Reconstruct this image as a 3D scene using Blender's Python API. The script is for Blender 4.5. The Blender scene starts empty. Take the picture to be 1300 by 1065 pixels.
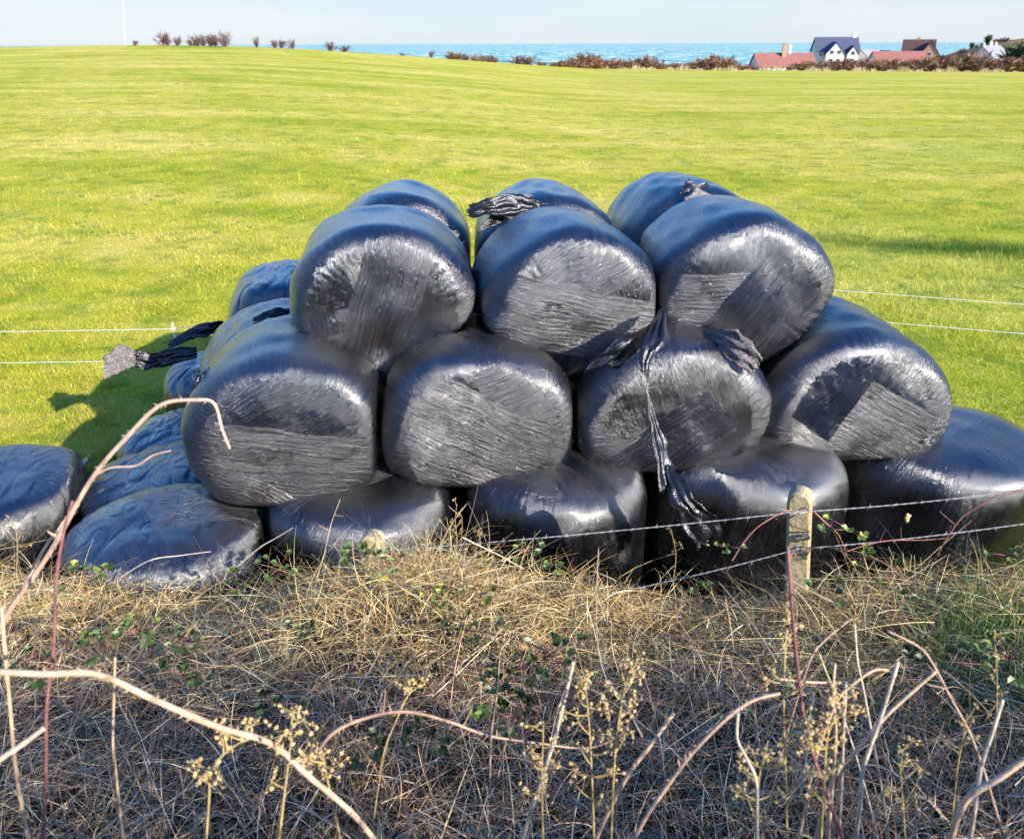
import bpy, math, random
import numpy as np
from mathutils import Vector, Matrix
SC = bpy.context.scene
COL = SC.collection
rad = math.radians
# ------------------------------------------------------------------ camera
H = 3.85
FPX = 1014.0
PITCH = math.atan((487.5-55.5)/FPX)
cam = bpy.data.cameras.new('camera')
camo = bpy.data.objects.new('camera', cam); COL.objects.link(camo)
ROT = Matrix.Rotation(math.pi/2-PITCH, 4, 'X') @ Matrix.Rotation(rad(-0.2), 4, 'Z')
camo.matrix_world = Matrix.Translation((0, 0, H)) @ ROT
cam.sensor_width = 36; cam.lens = FPX/1300*36
cam.shift_y = -(532.5-487.5)/1300
cam.clip_start = 0.05; cam.clip_end = 120000
cam.dof.use_dof = True; cam.dof.focus_distance = 4.9; cam.dof.aperture_fstop = 5.6
SC.camera = camo
R3 = ROT.to_3x3()
def P(x, y, d):
    """world point seen at photo pixel x,y, standing d metres ahead of the camera"""
    v = R3 @ Vector(((x-650)/FPX, -(y-487.5)/FPX, -1))
    return Vector((0, 0, H)) + v*(d/v.y)
# ------------------------------------------------------------------ light
SUN_EL, SUN_AZ = 27.0, 133.0           # azimuth clockwise from +Y
sd = Vector((math.sin(rad(SUN_AZ))*math.cos(rad(SUN_EL)), math.cos(rad(SUN_AZ))*math.cos(rad(SUN_EL)), math.sin(rad(SUN_EL))))
w = bpy.data.worlds.new('World'); SC.world = w; w.use_nodes = True
nt = w.node_tree; nt.nodes.clear()
sky = nt.nodes.new('ShaderNodeTexSky'); sky.sky_type = 'NISHITA'; sky.sun_disc = False
sky.sun_elevation = rad(SUN_EL); sky.sun_rotation = rad(SUN_AZ)
sky.air_density = 1.0; sky.dust_density = 0.4; sky.ozone_density = 2.0; sky.altitude = 20
bg = nt.nodes.new('ShaderNodeBackground'); bg.inputs[1].default_value = 0.14
wo = nt.nodes.new('ShaderNodeOutputWorld')
hs_ = nt.nodes.new('ShaderNodeHueSaturation'); hs_.inputs['Saturation'].default_value = 1.4; hs_.inputs['Hue'].default_value = .515; hs_.inputs['Value'].default_value = 1.42; nt.links.new(sky.outputs[0], hs_.inputs['Color'])
tc_ = nt.nodes.new('ShaderNodeTexCoord'); sx_ = nt.nodes.new('ShaderNodeSeparateXYZ'); nt.links.new(tc_.outputs['Generated'], sx_.inputs[0])
mp_ = nt.nodes.new('ShaderNodeMapRange'); mp_.inputs[1].default_value = 0.05; mp_.inputs[2].default_value = 0.20; mp_.inputs[3].default_value = .95; mp_.inputs[4].default_value = 0; nt.links.new(sx_.outputs[2], mp_.inputs[0])
mv_ = nt.nodes.new('ShaderNodeMapping'); mv_.inputs['Scale'].default_value = (2, 2, 14); nt.links.new(tc_.outputs['Generated'], mv_.inputs[0])
cn_ = nt.nodes.new('ShaderNodeTexNoise'); cn_.inputs['Scale'].default_value = 1.6; cn_.inputs['Detail'].default_value = 5; nt.links.new(mv_.outputs[0], cn_.inputs[0])
cr_ = nt.nodes.new('ShaderNodeValToRGB'); cr_.color_ramp.elements[0].position = .35; cr_.color_ramp.elements[1].position = .7
cr_.color_ramp.elements[0].color = (2.4, 2.85, 3.35, 1); cr_.color_ramp.elements[1].color = (2.85, 3.05, 3.35, 1); nt.links.new(cn_.outputs[0], cr_.inputs[0])
mx_ = nt.nodes.new('ShaderNodeMix'); mx_.data_type = 'RGBA'; nt.links.new(mp_.outputs[0], mx_.inputs[0]); nt.links.new(hs_.outputs[0], mx_.inputs[6]); nt.links.new(cr_.outputs[0], mx_.inputs[7])
nt.links.new(mx_.outputs[2], bg.inputs[0]); nt.links.new(bg.outputs[0], wo.inputs[0])
sl = bpy.data.lights.new('sun', 'SUN'); sl.energy = 5.0; sl.angle = rad(0.53); sl.color = (1, 0.93, 0.82)
so = bpy.data.objects.new('sun', sl); COL.objects.link(so)
so.rotation_euler = (-sd).to_track_quat('-Z', 'Y').to_euler(); so.location = sd*50
SC.view_settings.view_transform = 'Standard'; SC.view_settings.look = 'None'
SC.view_settings.exposure = 0.95; SC.view_settings.gamma = 1
SC.cycles.max_bounces = 6; SC.cycles.diffuse_bounces = 3; SC.cycles.glossy_bounces = 3
# ------------------------------------------------------------------ helpers
def tag(o, label=None, cat=None, group=None, kind=None):
    if label: o['label'] = label
    if cat: o['category'] = cat
    if group: o['group'] = group
    if kind: o['kind'] = kind
    return o
def npmesh(name, V, F, mat=None, smooth=False, col=None, uv=None):
    """V (N,3); F (M,3|4) int; one mesh datablock"""
    V = np.asarray(V, np.float32); F = np.asarray(F, np.int32)
    me = bpy.data.meshes.new(name); k = F.shape[1]; m = len(F)
    me.vertices.add(len(V)); me.vertices.foreach_set('co', V.ravel())
    me.loops.add(m*k); me.loops.foreach_set('vertex_index', F.ravel())
    me.polygons.add(m); me.polygons.foreach_set('loop_start', np.arange(0, m*k, k, dtype=np.int32))
    if col is not None:
        a = me.color_attributes.new('Col', 'FLOAT_COLOR', 'POINT')
        c = np.ones((len(V), 4), np.float32); c[:, :3] = col; a.data.foreach_set('color', c.ravel())
    if smooth: me.polygons.foreach_set('use_smooth', np.ones(m, bool))
    me.update(); me.validate()
    if mat: me.materials.append(mat)
    return me
def ob(name, me, parent=None, loc=None):
    o = bpy.data.objects.new(name, me); COL.objects.link(o)
    if parent: o.parent = parent
    if loc is not None: o.location = loc
    return o
def empty(name, loc=(0, 0, 0), rz=0):
    o = bpy.data.objects.new(name, None); COL.objects.link(o); o.location = loc; o.rotation_euler.z = rz
    o.empty_display_size = 0.2
    return o
class MB:
    def __init__(s): s.v = []; s.f = []; s.n = 0
    def add(s, V, F):
        V = np.asarray(V, float).reshape(-1, 3)
        for f in F: s.f.append([i+s.n for i in f])
        s.v.append(V); s.n += len(V)
    def box(s, c, d, rz=0):
        x, y, z = d[0]/2, d[1]/2, d[2]/2
        V = np.array([(a*x, b*y, e*z) for a in (-1, 1) for b in (-1, 1) for e in (-1, 1)])
        co, si = math.cos(rz), math.sin(rz)
        V = np.stack([V[:, 0]*co-V[:, 1]*si, V[:, 0]*si+V[:, 1]*co, V[:, 2]], 1)+np.array(c)
        s.add(V, [(0, 1, 3, 2), (4, 6, 7, 5), (0, 4, 5, 1), (2, 3, 7, 6), (0, 2, 6, 4), (1, 5, 7, 3)])
    def tube(s, pts, rs, n=6):
        pts = [Vector(p) for p in pts]; V = []; F = []
        if not hasattr(rs, '__len__'): rs = [rs]*len(pts)
        up = Vector((0.13, 0.21, 1)).normalized()
        for i, p in enumerate(pts):
            t = (pts[min(i+1, len(pts)-1)]-pts[max(i-1, 0)]).normalized()
            a = t.cross(up)
            if a.length < 0.05: a = t.cross(Vector((1, 0, 0)))
            a.normalize(); b = t.cross(a)
            for k in range(n):
                q = 2*math.pi*k/n
                V.append(p+(a*math.cos(q)+b*math.sin(q))*rs[i])
        for i in range(len(pts)-1):
            for k in range(n):
                F.append((i*n+k, i*n+(k+1) % n, (i+1)*n+(k+1) % n, (i+1)*n+k))
        F.append(tuple(range(n-1, -1, -1))); F.append(tuple(range((len(pts)-1)*n, len(pts)*n)))
        s.add(V, F)
    def blob(s, c, r, rng, sub=1):
        g = (1+5**.5)/2
        V = np.array([(-1, g, 0), (1, g, 0), (-1, -g, 0), (1, -g, 0), (0, -1, g), (0, 1, g), (0, -1, -g), (0, 1, -g), (g, 0, -1), (g, 0, 1), (-g, 0, -1), (-g, 0, 1)], float)
        V /= np.linalg.norm(V[0]); V *= (1+rng.uniform(-.3, .3, (12, 1)))*r
        F = [(0, 11, 5), (0, 5, 1), (0, 1, 7), (0, 7, 10), (0, 10, 11), (1, 5, 9), (5, 11, 4), (11, 10, 2), (10, 7, 6), (7, 1, 8), (3, 9, 4), (3, 4, 2), (3, 2, 6), (3, 6, 8), (3, 8, 9), (4, 9, 5), (2, 4, 11), (6, 2, 10), (8, 6, 7), (9, 8, 1)]
        s.add(V+np.array(c), F)
    def build(s, name, mat, parent=None, smooth=False, origin=None):
        me = bpy.data.meshes.new(name); V = np.concatenate(s.v)
        if origin is not None: V = V-np.array(origin)
        me.from_pydata(V.tolist(), [], s.f); me.update()
        if smooth: me.polygons.foreach_set('use_smooth', np.ones(len(me.polygons), bool))
        me.materials.append(mat)
        return ob(name, me, parent, origin)
def catmull(pts, n):
    pts = [Vector(p) for p in pts]; out = []
    for i in range(len(pts)-1):
        a = pts[max(i-1, 0)]; b = pts[i]; c = pts[i+1]; d = pts[min(i+2, len(pts)-1)]
        for k in range(n):
            t = k/n
            out.append(0.5*((2*b)+(c-a)*t+(2*a-5*b+4*c-d)*t*t+(3*b-a-3*c+d)*t**3))
    out.append(pts[-1]); return out
class wavenoise:
    """cheap smooth 3-D noise: sum of random cosines"""
    def __init__(s, seed, freq, n=14):
        r = np.random.default_rng(seed); k = r.normal(size=(n, 3)); k /= np.linalg.norm(k, axis=1)[:, None]
        s.k = k*freq*r.uniform(.5, 1.6, (n, 1))*2*math.pi; s.p = r.uniform(0, 6.28, n); s.n = n
    def __call__(s, V):
        return np.cos(V@s.k.T+s.p).sum(1)/math.sqrt(s.n)*1.0
# ------------------------------------------------------------------ node helper
class NT:
    def __init__(s, name):
        s.mat = bpy.data.materials.new(name); s.mat.use_nodes = True; s.t = s.mat.node_tree; s.t.nodes.clear()
        s.out = s.t.nodes.new('ShaderNodeOutputMaterial')
    def n(s, typ, **kw):
        nd = s.t.nodes.new(typ)
        for k, v in kw.items():
            if k.startswith('i_'): s.set(nd.inputs[k[2:].replace('_', ' ')], v)
            else: setattr(nd, k, v)
        return nd
    def set(s, inp, v):
        if isinstance(v, bpy.types.NodeSocket): s.t.links.new(v, inp)
        elif isinstance(v, (tuple, list)) and len(v) == 3 and inp.type == 'RGBA': inp.default_value = (*v, 1)
        else: inp.default_value = v
    def m(s, op, a, b=0.0, c=0.0, clamp=False):
        nd = s.t.nodes.new('ShaderNodeMath'); nd.operation = op; nd.use_clamp = clamp
        for i, v in enumerate((a, b, c)): s.set(nd.inputs[i], v)
        return nd.outputs[0]
    def xyz(s, a, b, c):
        nd = s.t.nodes.new('ShaderNodeCombineXYZ')
        for i, v in enumerate((a, b, c)): s.set(nd.inputs[i], v)
        return nd.outputs[0]
    def sep(s, v):
        nd = s.t.nodes.new('ShaderNodeSeparateXYZ'); s.set(nd.inputs[0], v); return nd.outputs
    def noise(s, vec, scale, detail=3, rough=.5, dist=0):
        nd = s.t.nodes.new('ShaderNodeTexNoise'); s.set(nd.inputs['Vector'], vec)
        nd.inputs['Scale'].default_value = scale; nd.inputs['Detail'].default_value = detail
        nd.inputs['Roughness'].default_value = rough; nd.inputs['Distortion'].default_value = dist
        return nd.outputs[0]
    def ramp(s, f, stops, interp='LINEAR'):
        nd = s.t.nodes.new('ShaderNodeValToRGB'); s.set(nd.inputs[0], f); nd.color_ramp.interpolation = interp
        el = nd.color_ramp.elements
        while len(el) < len(stops): el.new(.5)
        for e, (p, c) in zip(el, stops):
            e.position = p; e.color = (*c, 1) if hasattr(c, '__len__') else (c, c, c, 1)
        return nd.outputs[0]
    def mix(s, f, a, b, kind='MIX'):
        nd = s.t.nodes.new('ShaderNodeMix'); nd.data_type = 'RGBA'; nd.blend_type = kind
        s.set(nd.inputs[0], f); s.set(nd.inputs[6], a); s.set(nd.inputs[7], b); return nd.outputs[2]
    def mixv(s, f, a, b):
        nd = s.t.nodes.new('ShaderNodeMix'); nd.data_type = 'VECTOR'
        s.set(nd.inputs[0], f); s.set(nd.inputs[4], a); s.set(nd.inputs[5], b); return nd.outputs[1]
    def obj(s): return s.n('ShaderNodeTexCoord').outputs['Object']
    def pos(s): return s.n('ShaderNodeNewGeometry').outputs['Position']
    def bump(s, h, strength, dist, normal=None):
        nd = s.n('ShaderNodeBump'); s.set(nd.inputs['Height'], h)
        nd.inputs['Strength'].default_value = strength; nd.inputs['Distance'].default_value = dist
        if normal: s.set(nd.inputs['Normal'], normal)
        return nd.outputs[0]
    def pbr(s, base, rough=.6, normal=None, spec=.5, **kw):
        p = s.n('ShaderNodeBsdfPrincipled'); s.set(p.inputs['Base Color'], base); s.set(p.inputs['Roughness'], rough)
        s.set(p.inputs['Specular IOR Level'], spec)
        if normal: s.set(p.inputs['Normal'], normal)
        for k, v in kw.items(): s.set(p.inputs[k.replace('_', ' ')], v)
        s.t.links.new(p.outputs[0], s.out.inputs[0]); return s.mat
def simple(name, c1, c2, scale=8, rough=.7, bump=.3, dist=.01, spec=.4):
    t = NT(name); v = t.obj(); f = t.noise(v, scale, 5, .6)
    return t.pbr(t.mix(t.ramp(f, [(.3, 0.), (.7, 1.)]), c1, c2), rough, t.bump(t.noise(v, scale*3, 4), bump, dist), spec)
# ------------------------------------------------------------------ terrain shape
CX = [-900, 0, 100, 200, 260, 330, 400, 500, 600, 700, 760, 900, 1100, 1300, 2400]
CY = [62, 58.0, 56.6, 56.2, 57, 59, 62.5, 69.5, 77, 84.5, 88, 90, 91.5, 93, 97]
RX = [-900, 0, 300, 600, 760, 1300, 2400]
RR = [140, 140, 140, 165, 200, 215, 215]
gn1 = wavenoise(3, .35); gn2 = wavenoise(4, 1.6); gn3 = wavenoise(5, .02); gn4 = wavenoise(8, .09)
def crest_Y(X): return 3.3-.14*np.clip(X, -8, 6)
def ground_z(X, Y):
    X = np.asarray(X, float); Y = np.asarray(Y, float)
    u = X/np.maximum(Y, 1.); px = 650+u*FPX/math.cos(PITCH)
    dep = PITCH+np.arctan((np.interp(px, CX, CY)-487.5)/FPX)
    R = np.interp(px, RX, RR); ze = H-R*np.tan(dep)
    t = np.clip((Y-13)/(R-13), 0, 1); z = ze*(0.8*t+.2*t*t)
    over = np.maximum(Y-R, 0); z = z-np.minimum(over*over/(over+25)*.14, 60)
    P3 = np.stack([X.ravel(), Y.ravel(), 0*X.ravel()], 1)
    near = np.clip((Y-5)/8, 0, 1)*np.clip(1-t, 0, 1)
    z = z+(gn4(P3).reshape(X.shape)*.05+.02*gn1(P3).reshape(X.shape))*near
    # bank between the lane and the field
    yc = crest_Y(X); zc = np.interp(X, [-6, -4, -2, -.6, 1.3, 2.2, 5], [.95, 1.0, 1.12, 1.23, 1.47, 1.50, 1.55])
    s = np.clip((Y-.3)/(yc-.3), 0, 1); bank = 1.98+(zc-1.98)*s**.8
    bank = bank+.075*gn1(P3).reshape(X.shape)+.035*gn2(P3).reshape(X.shape)
    f = np.clip((Y-yc)/.75, 0, 1); f = f*f*(3-2*f)
    bz = bank*(1-f)+z*f
    z = np.where(Y < yc+.75, bz, z)
    r = np.clip((.3-Y)/.2, 0, 1)
    return z*(1-r)+2.15*r
def gz(x, y): return float(ground_z(np.array([x]), np.array([y]))[0])
# ------------------------------------------------------------------ field colour (shared by the soil sheet and the blades)
def field_colour(t):
    v = t.pos(); X = t.sep(v)
    big = t.noise(v, .07, 4, .55); st = t.noise(t.xyz(t.m('MULTIPLY', X[0], .035), t.m('MULTIPLY', X[1], .22), 0), 1., 4, .6)
    st2 = t.noise(t.xyz(t.m('MULTIPLY', t.m('ADD', X[0], t.m('MULTIPLY', X[1], .45)), .3), t.m('MULTIPLY', X[1], .012), 3.), 1., 3, .6)
    mid = t.noise(v, 1.3, 4, .65); fine = t.noise(v, 9., 4, .7)
    f = t.m('ADD', t.m('ADD', t.m('MULTIPLY', big, .22), t.m('MULTIPLY', st, .35)), t.m('ADD', t.m('MULTIPLY', mid, .22), t.m('ADD', t.m('MULTIPLY', fine, .15), t.m('MULTIPLY', st2, .12))))
    c = t.ramp(f, [(.33, (.09, .17, .010)), (.42, (.23, .29, .015)), (.50, (.43, .41, .033)), (.62, (.68, .54, .13))])
    tf = t.m('MULTIPLY', t.ramp(t.noise(v, 2.6, 3, .6, .5), [(.56, 0.), (.66, 1.)]), t.ramp(t.noise(v, .35, 3, .6), [(.40, 0.), (.62, 1.)]))
    c = t.mix(t.m('MULTIPLY', tf, .75), c, (.09, .19, .012))
    tf2 = t.ramp(t.noise(t.xyz(t.m('MULTIPLY', X[0], .9), t.m('MULTIPLY', X[1], .9), 7.), 1., 5, .75), [(.50, 0.), (.62, 1.)])
    c = t.mix(t.m('MULTIPLY', tf2, .55), c, (.12, .22, .015))
    gr = t.m('ADD', t.m('MULTIPLY', t.m('SUBTRACT', big, .5), 2.), t.m('SUBTRACT', t.m('MULTIPLY', t.m('DIVIDE', X[0], t.m('ADD', X[1], 4.)), .9), t.m('MULTIPLY', X[1], .012)))
    c = t.mix(t.m('ADD', gr, .08, clamp=True), c, t.mix(1.0, c, (.55, .84, .6), 'MULTIPLY'))
    # streak of shade on the right, painted into the grass colour
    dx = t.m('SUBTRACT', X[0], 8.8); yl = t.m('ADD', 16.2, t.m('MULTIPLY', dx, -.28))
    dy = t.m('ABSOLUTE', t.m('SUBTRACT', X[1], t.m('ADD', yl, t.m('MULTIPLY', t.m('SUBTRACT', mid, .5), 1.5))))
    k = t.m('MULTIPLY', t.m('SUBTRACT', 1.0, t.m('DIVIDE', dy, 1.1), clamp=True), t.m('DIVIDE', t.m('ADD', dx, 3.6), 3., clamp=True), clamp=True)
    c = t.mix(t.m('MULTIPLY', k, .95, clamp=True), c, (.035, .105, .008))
    return c, mid, fine, v
def make_ground():
    a = np.concatenate([-np.geomspace(2.6, .02, 130), [0], np.geomspace(.02, 2.6, 130)])
    a = np.linspace(-1, 1, 341); a = np.sign(a)*np.abs(a)**1.5*2.2
    y = np.concatenate([np.linspace(-25, -1, 10), np.linspace(-.6, 4.8, 110), np.geomspace(4.9, 60, 190), np.geomspace(61, 1100, 150)])
    A, Yg = np.meshgrid(a, y); Xg = A*(7+np.abs(Yg)); Z = ground_z(Xg, Yg)
    V = np.stack([Xg, Yg, Z], -1).reshape(-1, 3); nr, nc = Xg.shape
    i = (np.arange(nr-1)[:, None]*nc+np.arange(nc-1)).ravel()
    F = np.stack([i, i+1, i+nc+1, i+nc], 1)
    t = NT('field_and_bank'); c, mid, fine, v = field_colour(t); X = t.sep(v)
    # bare trodden earth round the stack and on the bank
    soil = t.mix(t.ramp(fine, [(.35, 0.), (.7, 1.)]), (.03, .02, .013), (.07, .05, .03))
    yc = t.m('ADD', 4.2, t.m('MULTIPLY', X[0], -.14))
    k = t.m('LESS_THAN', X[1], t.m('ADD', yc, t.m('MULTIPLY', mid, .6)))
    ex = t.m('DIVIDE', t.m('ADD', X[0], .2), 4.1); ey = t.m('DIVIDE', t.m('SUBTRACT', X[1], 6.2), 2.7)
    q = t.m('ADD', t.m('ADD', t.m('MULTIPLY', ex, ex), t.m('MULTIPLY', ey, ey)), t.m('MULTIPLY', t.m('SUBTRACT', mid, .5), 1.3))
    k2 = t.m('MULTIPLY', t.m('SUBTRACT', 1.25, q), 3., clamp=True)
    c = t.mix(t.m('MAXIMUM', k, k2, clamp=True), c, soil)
    h = t.m('ADD', t.m('MULTIPLY', mid, .5), t.m('ADD', fine, t.noise(v, 40., 3, .7)))
    m = t.pbr(c, .9, t.bump(h, .8, .06), spec=.1)
    o = ob('ground', npmesh('ground', V, F, m, True)); tag(o, kind='structure')
make_ground()
# ------------------------------------------------------------------ sea
def make_sea():
    t = NT('sea_water'); v = t.pos(); X = t.sep(v)
    w1 = t.noise(t.xyz(t.m('MULTIPLY', X[0], .012), t.m('MULTIPLY', X[1], .0045), 0), 1., 5, .65)
    w2 = t.noise(t.xyz(t.m('MULTIPLY', X[0], .05), t.m('MULTIPLY', X[1], .016), 5.), 1., 3, .6)
    big = t.noise(t.xyz(t.m('MULTIPLY', X[0], .0006), t.m('MULTIPLY', X[1], .0004), 0), 1., 3, .6)
    c = t.mix(t.ramp(big, [(.35, 0.), (.65, 1.)]), (.06, .23, .21), (.11, .31, .28))
    c = t.mix(t.ramp(w1, [(.42, 0.), (.6, 1.)]), c, (.19, .40, .36))
    cap = t.m('MULTIPLY', t.ramp(w2, [(.51, 0.), (.57, 1.)]), t.ramp(w1, [(.40, 0.), (.55, 1.)]))
    c = t.mix(cap, c, (.8, .82, .82))
    m = t.pbr(c, .7, t.bump(t.m('ADD', w1, w2), .3, 3.), spec=.04)
    r = 60000.; n = 96; rs = [60, 700, 3000, 12000, r]; V = []; F = []
    for k in rs:
        for j in range(n): V.append((k*math.sin(j/n*math.tau), 500+k*math.cos(j/n*math.tau), -32-(k/r)**2*120*0))
    for a in range(len(rs)-1):
        for j in range(n): F.append((a*n+j, (a+1)*n+j, (a+1)*n+(j+1) % n, a*n+(j+1) % n))
    c0 = len(V); V.append((0, 500, -32)); F2 = [(j, (j+1) % n, c0, c0) for j in range(n)]
    me = bpy.data.meshes.new('sea'); me.from_pydata(V, [], F+[f[:3] for f in F2]); me.update(); me.materials.append(m)
    tag(ob('sea', me), kind='structure')
make_sea()
# ------------------------------------------------------------------ bale film material
def film_material(name, strips, seed=0, dusty=.5):
    t = NT(name); v = t.obj(); x, y, z = t.sep(v)[:3]
    rho = t.m('SQRT', t.m('ADD', t.m('ADD', t.m('MULTIPLY', x, x), t.m('MULTIPLY', z, z)), 1e-5))
    cx = t.m('DIVIDE', x, rho); cz = t.m('DIVIDE', z, rho)
    tw = t.m('MULTIPLY', y, .22)
    base = t.xyz(t.m('MULTIPLY', t.m('ADD', cx, tw), 38.), t.m('MULTIPLY', t.m('SUBTRACT', cz, tw), 38.), t.m('ADD', t.m('MULTIPLY', t.m('ADD', rho, y), 2.2), seed*3.7))
    tan = t.xyz(t.m('MULTIPLY', cz, -1.), 0., cx)
    vec = base; edge = 0.0; tone = 0.0
    if strips: strips = [(strips[0][0]+75, -9, 9, -9, 9)]+list(strips)
    wob = t.m('ADD', t.m('MULTIPLY', t.m('SUBTRACT', t.noise(v, 2.3, 2), .5), .09), t.m('MULTIPLY', t.m('SUBTRACT', t.noise(v, 17., 3), .5), .014))
    lim = t.m('LESS_THAN', t.m('ADD', rho, t.m('MULTIPLY', t.noise(base, .35, 2), .10)), .555)
    front = t.m('LESS_THAN', y, -.30)
    for i, (ang, c0, c1, s0, s1) in enumerate(strips):
        ca, sa = math.cos(rad(ang)), math.sin(rad(ang))
        s = t.m('ADD', t.m('MULTIPLY', x, ca), t.m('MULTIPLY', z, sa))      # along
        c = t.m('ADD', t.m('ADD', t.m('MULTIPLY', x, -sa), t.m('MULTIPLY', z, ca)), wob)     # across
        a1 = t.m('MULTIPLY', t.m('GREATER_THAN', c, c0), t.m('LESS_THAN', c, c1))
        a2 = t.m('MULTIPLY', t.m('GREATER_THAN', s, s0), t.m('LESS_THAN', s, s1))
        k = t.m('MULTIPLY', t.m('MULTIPLY', a1, a2), t.m('MULTIPLY', lim, front))
        sv = t.xyz(t.m('MULTIPLY', s, 2.6), t.m('MULTIPLY', c, 62.), t.m('ADD', t.m('MULTIPLY', s, 1.5), i*13.+seed))
        vec = t.mixv(k, vec, sv); tan = t.mixv(k, tan, (-sa, 0., ca))
        edge = t.m('ADD', edge, t.m('MULTIPLY', k, .9)) if i else 0.0
        tone = 0.0 if i == 0 else t.m('MAXIMUM', t.m('MULTIPLY', tone, t.m('SUBTRACT', 1., t.m('MULTIPLY', k, .6))), t.m('MULTIPLY', k, .5+.5*(i % 2)))
    n1 = t.noise(vec, 1., 6, .75, .25); n2 = t.noise(vec, .33, 2, .5)
    pw = t.noise(v, 2.1, 2)
    crk = t.noise(v, 26., 3, .6, .8); lump = t.noise(v, 3.2, 2, .5)
    h = t.m('ADD', t.m('MULTIPLY', n1, t.m('ADD', 1.2, t.m('MULTIPLY', pw, 1.8))), t.m('MULTIPLY', n2, .9))
    h = t.m('ADD', h, t.m('MULTIPLY', crk, t.m('MULTIPLY', t.ramp(t.noise(v, 1.9, 2), [(.42, 0.), (.62, 1.)]), 1.1)))
    h = t.m('ADD', h, t.m('MULTIPLY', lump, 2.0))
    if strips: h = t.m('ADD', h, edge)
    nrm = t.bump(h, 1.0, .0056)
    dust = t.ramp(t.noise(v, 2.6, 5, .65), [(.42, 0.), (.72, 1.)])
    spk = t.ramp(t.noise(v, 60., 2, .5), [(.70, 0.), (.78, 1.)])
    c = t.mix(t.m('MULTIPLY', dust, dusty, clamp=True), (.005, .005, .006), (.026, .021, .022))
    c = t.mix(t.m('MULTIPLY', t.m('MULTIPLY', spk, dust), .6), c, (.25, .22, .17))
    if strips: c = t.mix(t.m('MULTIPLY', tone, t.m('MULTIPLY', n1, 1.0), clamp=True), c, (.026, .021, .022))
    c = t.mix(1.0, c, t.ramp(n1, [(.36, .4), (.50, .8), (.64, 1.6)]), 'MULTIPLY')
    r = t.m('ADD', t.m('ADD', .205, t.m('MULTIPLY', t.m('SUBTRACT', t.noise(v, 1.7, 3, .6), .5), .30)), t.m('MULTIPLY', dust, .06))
    r = t.m('ADD', r, t.m('MULTIPLY', t.m('SUBTRACT', n1, .5), .5))
    if strips: r = t.m('ADD', r, t.m('MULTIPLY', tone, .06))
    vt = t.n('ShaderNodeVectorTransform', vector_type='VECTOR', convert_from='OBJECT', convert_to='WORLD'); t.set(vt.inputs[0], tan)
    return t.pbr(c, t.m('MAXIMUM', r, .15), nrm, .9, Anisotropic=.6, Tangent=vt.outputs[0], IOR=1.72, Coat_Weight=.25, Coat_Roughness=.17, Coat_Normal=t.bump(h, .3, .004))
# ------------------------------------------------------------------ bales
# key: (x, y, z of centre), half width, half height, half length, upright?, yaw, tilt, seed, strips, material dust, superellipse n
B = {}
ADJ = dict(B1=(0, .04, .10), B2=(0, .12, .09), B3=(.02, .18, .09), B4=(.03, .12, .08), B5=(.02, .05, .04), T1=(.01, 0, -.04), T2=(.06, 0, -.06), T3=(.07, 0, -.08), T1b=(.02, 0, -.06), T2b=(.03, 0, -.08), T3b=(.02, 0, -.10),
           M2=(.04, 0, -.03), M3=(.06, 0, -.06), M4=(.12, 0, -.07))
def bale(key, c, wx, wz, hl, up, yaw, seed, strips=None, label='', n=6.6, tilt=(0, 0), hidden=False):
    c = Vector(c)+Vector(ADJ.get(key, (0, 0, 0))); n = 6.2 if up and n > 5.5 else n+(2.2 if up else 0); k = (1.04 if key[0] == 'M' else 1.015) if not up else 1.03
    B[key] = dict(c=c, wx=wx*k, wz=wz*(1.03 if not up else k), hl=hl, up=up, yaw=rad(yaw), seed=seed, strips=strips, label=label, n=n, tilt=tilt, hidden=hidden)
BIG = 9
Y7 = 7
# top tier, front row
bale('T1', (-.93, 5.63, 2.235), .645, .55, .52, 0, Y7, 1, [(18, -.75, -.02, -.7, -.05), (112, -.3, .1, .15, BIG), (72, -.21, .22, -.7, BIG), (60, -.75, -.21, -.7, .1)],
     'left front bale of the top tier, steep wide film band across its dented face')
bale('T2', (.33, 5.65, 2.225), .645, .55, .52, 0, Y7, 2, [(28, .05, .75, -.1, .6), (-14, -.30, .20, -.7, .62), (80, -.22, .05, -.8, -.28)],
     'middle bale of the front top tier, its face crossed by an almost level film band')
bale('T3', (1.53, 5.83, 2.30), .63, .56, .53, 0, 4, 3, [(2, -.3, .2, -.7, 0.), (52, -.28, .14, -.7, BIG), (52, -.75, -.28, -.7, .35)],
     'right front bale of the top tier, slanting film band, above a crumpled flap')
# top tier, second row
bale('T1b', (-.97, 6.82, 2.205), .62, .60, .54, 0, Y7, 4, None, 'top-tier bale behind the left front top bale, only its blue-shining rim showing')
bale('T2b', (.24, 6.86, 2.215), .62, .60, .54, 0, Y7, 5, None, 'rear top-tier bale in the middle with a black torn flap flying off its left shoulder')
bale('T3b', (1.44, 7.02, 2.24), .64, .61, .56, 0, 10, 6, None, 'rear top-tier bale at the right, the highest one of the stack')
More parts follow.
